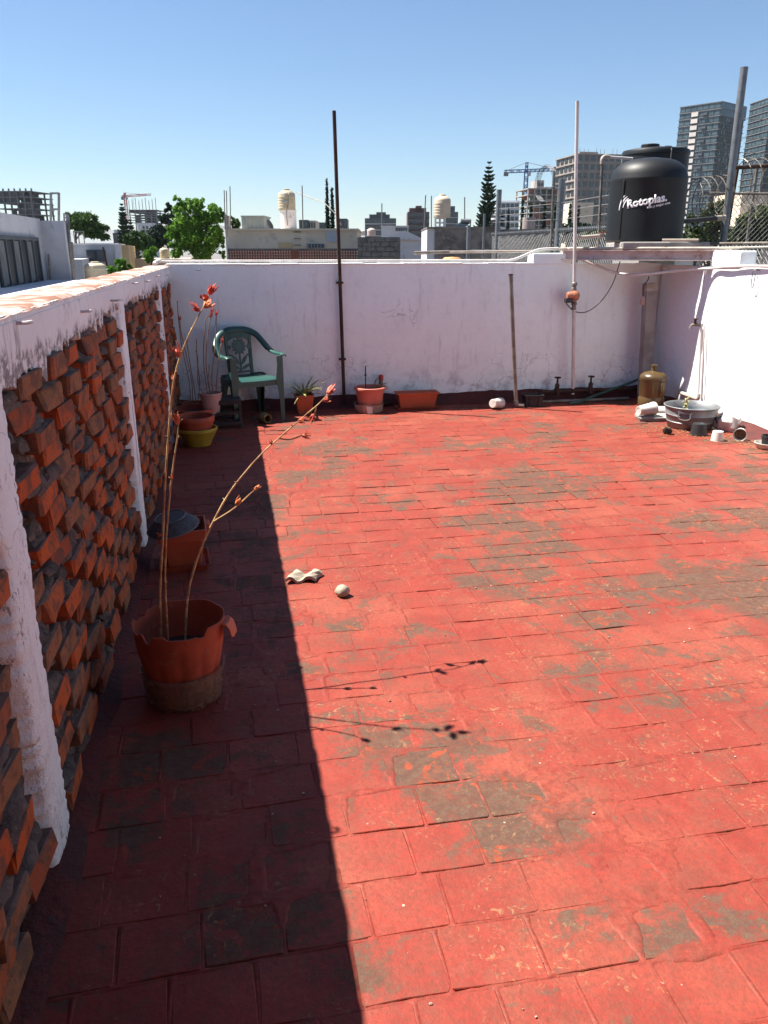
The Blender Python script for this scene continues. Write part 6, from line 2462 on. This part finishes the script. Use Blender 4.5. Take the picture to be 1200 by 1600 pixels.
# concrete apartment tower
def slab_tower(name, label, pxc, D, a_left, a_right, ang, pyt, floors, nl, nr, wallm, glassm_l, glassm_r, bandm=None, ww=.62, wh=.6, zb_py=400):
    """corner at pxc; left face a_left metres wide, right face a_right, right face turned by ang"""
    g_ = Bg(name, label, 'building', pxc, D)
    zt = g_.L(pxc, pyt).z
    o = g_.o
    o.rotation_euler = (0, 0, -YAW + ang)
    ubox('body', wallm, o, (a_right / 2, a_left / 2, zt / 2), (a_right, a_left, zt))
    zb = max(0, g_.L(pxc, zb_py).z)
    fh = (zt - zb) / floors
    for k in range(floors):
        z = zt - (k + .5) * fh
        for c_ in range(nr):
            bw_ = a_right / nr
            ubox('window', glassm_r, o, ((c_ + .5) * bw_, -.04, z), (bw_ * ww, .22, fh * wh))
        for c_ in range(nl):
            bw_ = a_left / nl
            ubox('window', glassm_l, o, (-.04, (c_ + .5) * bw_, z), (.22, bw_ * ww, fh * wh))
        if bandm is not None:
            ubox('floor_band', bandm, o, (a_right / 2 - .1, a_left / 2 - .1, zt - k * fh - fh * .06), (a_right + .7, a_left + .7, fh * .12))
    return g_, zt, fh
m_apt = M2('pinkish_concrete', (.28, .24, .215), (.22, .19, .17), .2, .9, .1, 4, world=True)
g_, zt, fh = slab_tower('apartment_tower', 'concrete apartment tower with a grid of dark windows behind the riser', 892, 260, 17, 14.4, R_(10), 240, 12, 5, 7, m_apt, m_glassd, m_glass, m_apt, .66, .58)
for k in range(8):
    ubox('roof_rod', m_darkc, g_.o, (1 + k * 1.8, 1 + (k % 3), zt + .8), (.10, .10, 1.7))
ubox('roof_room', m_apt, g_.o, (6, 8, zt + .4), (6, 5, 1.6))
g_ = Bg('stair_hut', 'tan plastered stair hut behind the white riser pipe', 'hut', 908, 70)
g_.tall('wall', m_hcream, 893, 928, 316.5, 3)
for x in (905, 916):
    for y in (321, 330, 340):
        g_.rect('vent', m_hblock, x, y, x + 1.2, y + 1.2, .1, -.05)
# two glass towers
m_bal = M2('beige_balcony_panel', (.55, .50, .46), (.48, .44, .41), .3, .8, 0, world=True)
m_tband = M2('grey_slab_edge', (.15, .155, .16), (.12, .125, .13), .3, .7, 0, world=True)
g_, zt, fh = slab_tower('glass_tower', 'tall blue grey glass residential tower behind the black tanks', 1099, 380, 19.5, 21.5, R_(40), 158, 23, 7, 11, m_officed, m_glassb, m_glassd, m_tband, .88, .80, 395)
for k in range(1, 23):
    ubox('balcony_panel', m_bal, g_.o, (-.35, 19.5 * .60, zt - (k + .45) * fh), (.8, 3.2, fh * .62))
    if k % 2:
        ubox('balcony', m_officed, g_.o, (-.6, 19.5 * .35, zt - (k + .6) * fh), (1.2, 2.4, fh * .3))
rr_ = random.Random(4)
for k in range(70):
    ubox('open_window', m_glass, g_.o, (rr_.uniform(2, 21), -.10, zt - (rr_.randrange(2, 22) + .5) * fh), (1.0, .25, fh * .55))
ubox('crown_band', m_glassb, g_.o, (11.25, -.16, zt - fh * 1.1), (22.4, .30, fh * 2.1))
g_, zt, fh = slab_tower('glass_tower', 'partly visible glass tower at the right picture edge', 1174, 360, 18, 26, R_(4), 150, 24, 6, 9, m_officed, m_glassb, m_glassd, m_tband, .88, .76, 395)
for k in range(24):
    for c_ in (2, 5, 7):
        ubox('light_pane', m_glassb, g_.o, (26 / 9 * (c_ + .5), -.10, zt - (k + .5) * fh), (26 / 9 * .7, .26, fh * .5))
g_ = Bg('pale_block', 'pale cream block behind the fence at the right picture edge', 'building', 1190, 120)
g_.tall('wall', m_hcream, 1160, 1260, 300, 10)
g_.tall('lower_wing', m_hcream, 1150, 1175, 340, 10, -2)

# ------------------------------------------------ trees at the right
broadleaf('leafy_tree', 'dusty olive tree behind the chain link fence right of the tanks', 1110, 30,
          ((1090, 352, 18, 18), (1112, 335, 18, 20), (1128, 350, 16, 18), (1080, 375, 16, 14), (1105, 372, 22, 16), (1135, 372, 16, 16)), 9000, .085, m_lfolive, 91, 'trees beyond the terrace')
broadleaf('leafy_tree', 'dark olive tree at the right edge below the pale block', 1175, 26,
          ((1160, 358, 18, 20), (1180, 345, 18, 22), (1198, 335, 16, 22), (1170, 378, 20, 14), (1205, 365, 18, 22)), 9000, .075, m_lfolive, 92, 'trees beyond the terrace')
broadleaf('shrub', 'dark shrub with yellow tint behind the tank slab', 925, 22, ((912, 368, 12, 7), (930, 370, 14, 8), (945, 368, 10, 8)), 3000, .05, m_lfolive, 93)
broadleaf('leafy_tree', 'low dark greenery behind the left chain link fence', 860, 40, ((790, 372, 18, 8), (830, 370, 20, 9), (870, 366, 20, 12), (905, 364, 22, 12)), 6000, .10, m_lfdark, 94, 'trees beyond the terrace')

# ------------------------------------------------ chain link fences
def link_mesh(name, parent, A, B_, z0, z1, cell, r):
    """woven diamonds between A and B (2d), from z0 to z1"""
    A, B_ = Vector((A[0], A[1], 0)), Vector((B_[0], B_[1], 0))
    d = B_ - A
    Ln = d.length
    d.normalize()
    nrm = Vector((-d.y, d.x, 0))
    m = MB()
    hgt = z1 - z0
    n = int((Ln + hgt) / cell)
    for sg in (-1, 1):
        for k in range(-int(hgt / cell) - 1, int(Ln / cell) + int(hgt / cell) + 2):
            s0 = k * cell
            # line s = s0 + sg * (z - z0)
            ta, tb = 0.0, hgt
            if sg > 0:
                ta, tb = max(ta, -s0), min(tb, Ln - s0)
            else:
                ta, tb = max(ta, s0 - Ln), min(tb, s0)
            if tb - ta < cell * .3:
                continue
            p = A + d * (s0 + sg * ta) + Vector((0, 0, z0 + ta)) + nrm * (sg * r)
            q = A + d * (s0 + sg * tb) + Vector((0, 0, z0 + tb)) + nrm * (sg * r)
            m.tube([p, q], r, 4, False)
    return m.build(name, m_wire, parent)
def coil(mb, a, b, r, turns, rad, seg=14):
    a, b = Vector(a), Vector(b)
    d = (b - a)
    dn = d.normalized()
    u = Vector((0, 0, 1))
    v = dn.cross(u).normalized()
    pts = []
    for k in range(turns * seg + 1):
        t_ = k / (turns * seg)
        an = 2 * math.pi * k / seg
        pts.append(a + d * t_ + (u * math.cos(an) + v * math.sin(an)) * r)
    mb.tube(pts, rad, 4, False)
    for k in range(0, len(pts) - 1, 2):
        e = (pts[k] - (a + d * (k / (turns * seg)))).normalized()
        mb.tube([pts[k] - e * .012, pts[k] + e * .02], [.004, .001], 3, False)
    return mb

FX = 4.78
f1 = thing('chain_link_fence', 'long chain link fence receding behind the far wall with tall posts', 'fence', (FX, 11.5, 1.2))
fo = Vector((FX, 11.5, 1.2))
YA, YB = 9.4, 14.4
link_mesh('wire_mesh', f1, (0, YA - 11.5), (0, YB - 11.5), 0, .66, .065, .0027)
MB().tube([(0, YA - 11.5, .67), (0, YB - 11.5, .67)], .024, 8).build('top_rail', m_galv, f1, True)
sv = MB()
for k in range(90):
    y = YA - 11.5 + (YB - YA) * k / 90
    sv.box((0, y, .67), (.058, .012, .058))
sv.build('rail_ties', m_galv, f1)
for (px, pt, r_) in ((777, 297, .045), (872, 281, .05)):
    yb = aX(px, 370, FX).y
    z1 = aX(px, pt, FX).z
    MB().tube([(0, yb - 11.5, -3), (0, yb - 11.5, z1 - 1.2)], r_, 10).build('post', m_galv, f1, True)
yb = aX(868, 330, FX).y
MB().tube([(-.02, yb - 11.5, -.2), (-.06, yb - 11.5, aX(868, 262, FX).z - 1.2)], .022, 8).build('bracing_rod', m_galvd, f1, True)
for py in (318, 330, 343):
    z1 = aX(872, py, FX).z - 1.2
    yb = aX(872, 370, FX).y
    MB().tube([(0, yb - 11.5 - 2.0, z1 + .02), (0, yb - 11.5, z1), (0, YB - 11.5, z1 + .05)], .004, 4).build('barbed_strand', m_wire, f1)
c_ = MB()
yb = aX(868, 330, FX).y - 11.5
zz_ = aX(857, 290, FX).z - 1.2
coil(c_, (-.22, yb, zz_), (-.12, yb + .02, zz_), .24, 6, .0032)
c_.build('razor_coil', m_officed, f1)
f3 = thing('chain_link_fence', 'short far chain link panel seen just above the wall crest', 'fence', H(752, 400, 14.2))
q0 = f3.location.copy()
a, b = H(731, 408, 14.2), H(776, 392, 14.6)
link_mesh('wire_mesh', f3, (a.x - q0.x, a.y - q0.y), (b.x - q0.x, b.y - q0.y), a.z - q0.z, b.z - q0.z, .06, .0028)
MB().tube([Vector((a.x, a.y, b.z)) - q0, b - q0], .022, 8).build('top_rail', m_galv, f3, True)
p0, p1 = H(732, 412, 14.2), H(732.5, 352, 14.2)
MB().tube([p0 - q0 - Vector((0, 0, 6)), p1 - q0], .035, 8).build('post', m_galv, f3, True)
p0, p1 = H(756, 412, 14.3), H(757, 334, 14.3)
MB().tube([p0 - q0 - Vector((0, 0, 6)), p1 - q0], .02, 8).build('post', m_galv, f3, True)
c0 = H(706, 404, 13)
o = MB().lathe([(0, 0), (.10, 0), (.10, .03), (.08, .045), (0, .05)], 20).build('orange_lid', M2('tan_orange_lid', (.50, .28, .11), (.42, .23, .09), 6, .6, 0))
o.location = (H(706, 408, 9).x, H(706, 408, 9).y, 1.475)
tag(o, 'tan orange lid peeping over the far wall crest', 'lid')
pl_ = o.location
o2 = MB().tube([(0, 0, -8), (0, 0, 0)], .09, 14).build('drum', m_pvcold, None, True)
o2.location = (pl_.x, pl_.y, 1.474)
tag(o2, 'pale drum below the orange lid behind the far wall', 'drum')

FY = 8.62
f2 = thing('chain_link_fence', 'wide chain link fence with razor wire right of the tanks', 'fence', (6.2, FY, 1.3))
fo = Vector((6.2, FY, 1.3))
xa, xb = 4.98 + .35, 8.2
zt_ = aY(1120, 302, FY).z - 1.3
link_mesh('wire_mesh', f2, (xa - 6.2, 0), (xb - 6.2, 0), -.1, zt_, .062, .0026)
MB().tube([(xa - 6.2, .01, zt_), (xb - 6.2, .01, zt_)], .014, 8).build('top_rail', m_galvd, f2, True)
a, b = aY(1131, 392, FY - .1), aY(1163, 105, FY - .1)
MB().tube([Vector((a.x, a.y, -.5)) - fo, b - fo], .040, 14).build('tall_post', m_galv, f2, True)
MB().tube([aY(1137, 330, FY - .02) - fo - Vector((0, 0, 1)), aY(1153, 262, FY - .02) - fo], .016, 8).build('dark_rod', m_rust, f2, True)
for py in (185, 215, 238):
    MB().tube([aY(1150, py, FY - .1) - fo, aY(1200, py + 2, FY - .05) - fo, aY(1290, py + 4, FY) - fo], .004, 4).build('barbed_strand', m_wire, f2)
a, b = aY(1146, 262, FY - .05), aY(1230, 258, FY)
MB().tube([a - fo, b - fo], .022, 8).build('rusty_arm', m_rust, f2, True)
a, b = aY(1183, 262, FY + .2), aY(1165, 392, FY + .2)
MB().tube([a - fo, b - fo], .018, 8).build('stay', m_galvd, f2, True)
c_ = MB()
coil(c_, aY(1078, 312, FY + .05) - fo, aY(1138, 305, FY + .05) - fo, .22, 5, .005, 18)
c_.build('razor_coil', m_galvd, f2)
c_ = MB()
coil(c_, aY(1150, 285, FY + .05) - fo, aY(1260, 282, FY + .05) - fo, .25, 7, .005, 18)
c_.build('razor_coil', m_galvd, f2)
MB().tube([aY(1067, 346, FY - .3) - fo, aY(1120, 341, FY - .2) - fo], .026, 10).build('dark_pipe', m_black, f2, True)
MB().tube([aY(1118, 341.5, FY - .2) - fo, aY(1132, 340, FY - .15) - fo], .032, 10).build('pipe_end', m_pvcold, f2, True)
# right side mesh above the right wall
f4 = thing('chain_link_fence', 'low chain link strip standing on the outer right wall', 'fence', (WR + .35, 6.5, 1.3))
link_mesh('wire_mesh', f4, (0, -1.5), (0, 1.7), 0, .36, .06, .0026)
MB().tube([(0, -1.5, .36), (0, 1.7, .36)], .012, 8).build('top_rail', m_galvd, f4, True)
for y in (-1.4, .2, 1.65):
    MB().tube([(0, y, -1), (0, y, .36)], .016, 8).build('post', m_galvd, f4, True)

# ------------------------------------------------ distant hills
hv, hf = [], []
hr = np.linspace(-1, 1, 90)
for i, u in enumerate(hr):
    x = u * 5000
    h_ = 120 + 130 * float(fbm(u * 5 + 3, 0, 2.0, 4)) + 90 * math.exp(-((u + .06) / .08) ** 2)
    hv += [(x, 7000, GZ - 5), (x, 7400, GZ + h_ * .6), (x, 7900, GZ + h_)]
for i in range(len(hr) - 1):
    for k in range(2):
        a = i * 3 + k
        hf.append((a, a + 3, a + 4, a + 1))
m_hill = M2('hill_scrub', (.14, .13, .10), (.10, .10, .08), .002, .95, 0, world=True)
tag(MB().add(hv, hf).build('hills', m_hill, None, True), kind='structure')

# ------------------------------------------------ thin city haze
hz = MB().box((0, 3000, (92 + GZ - 1.5) / 2), (16000, 14000, 92 - (GZ - 1.5)))
m_haze = bpy.data.materials.new('thin_haze')
m_haze.use_nodes = True
nt = m_haze.node_tree
nt.nodes.clear()
ho_ = nt.nodes.new('ShaderNodeOutputMaterial')
pv = nt.nodes.new('ShaderNodeVolumePrincipled')
pv.inputs['Color'].default_value = (.80, .90, 1.0, 1)
pv.inputs['Density'].default_value = .00008
pv.inputs['Anisotropy'].default_value = .2
nt.links.new(pv.outputs[0], ho_.inputs['Volume'])
tag(hz.build('haze', m_haze), kind='stuff')
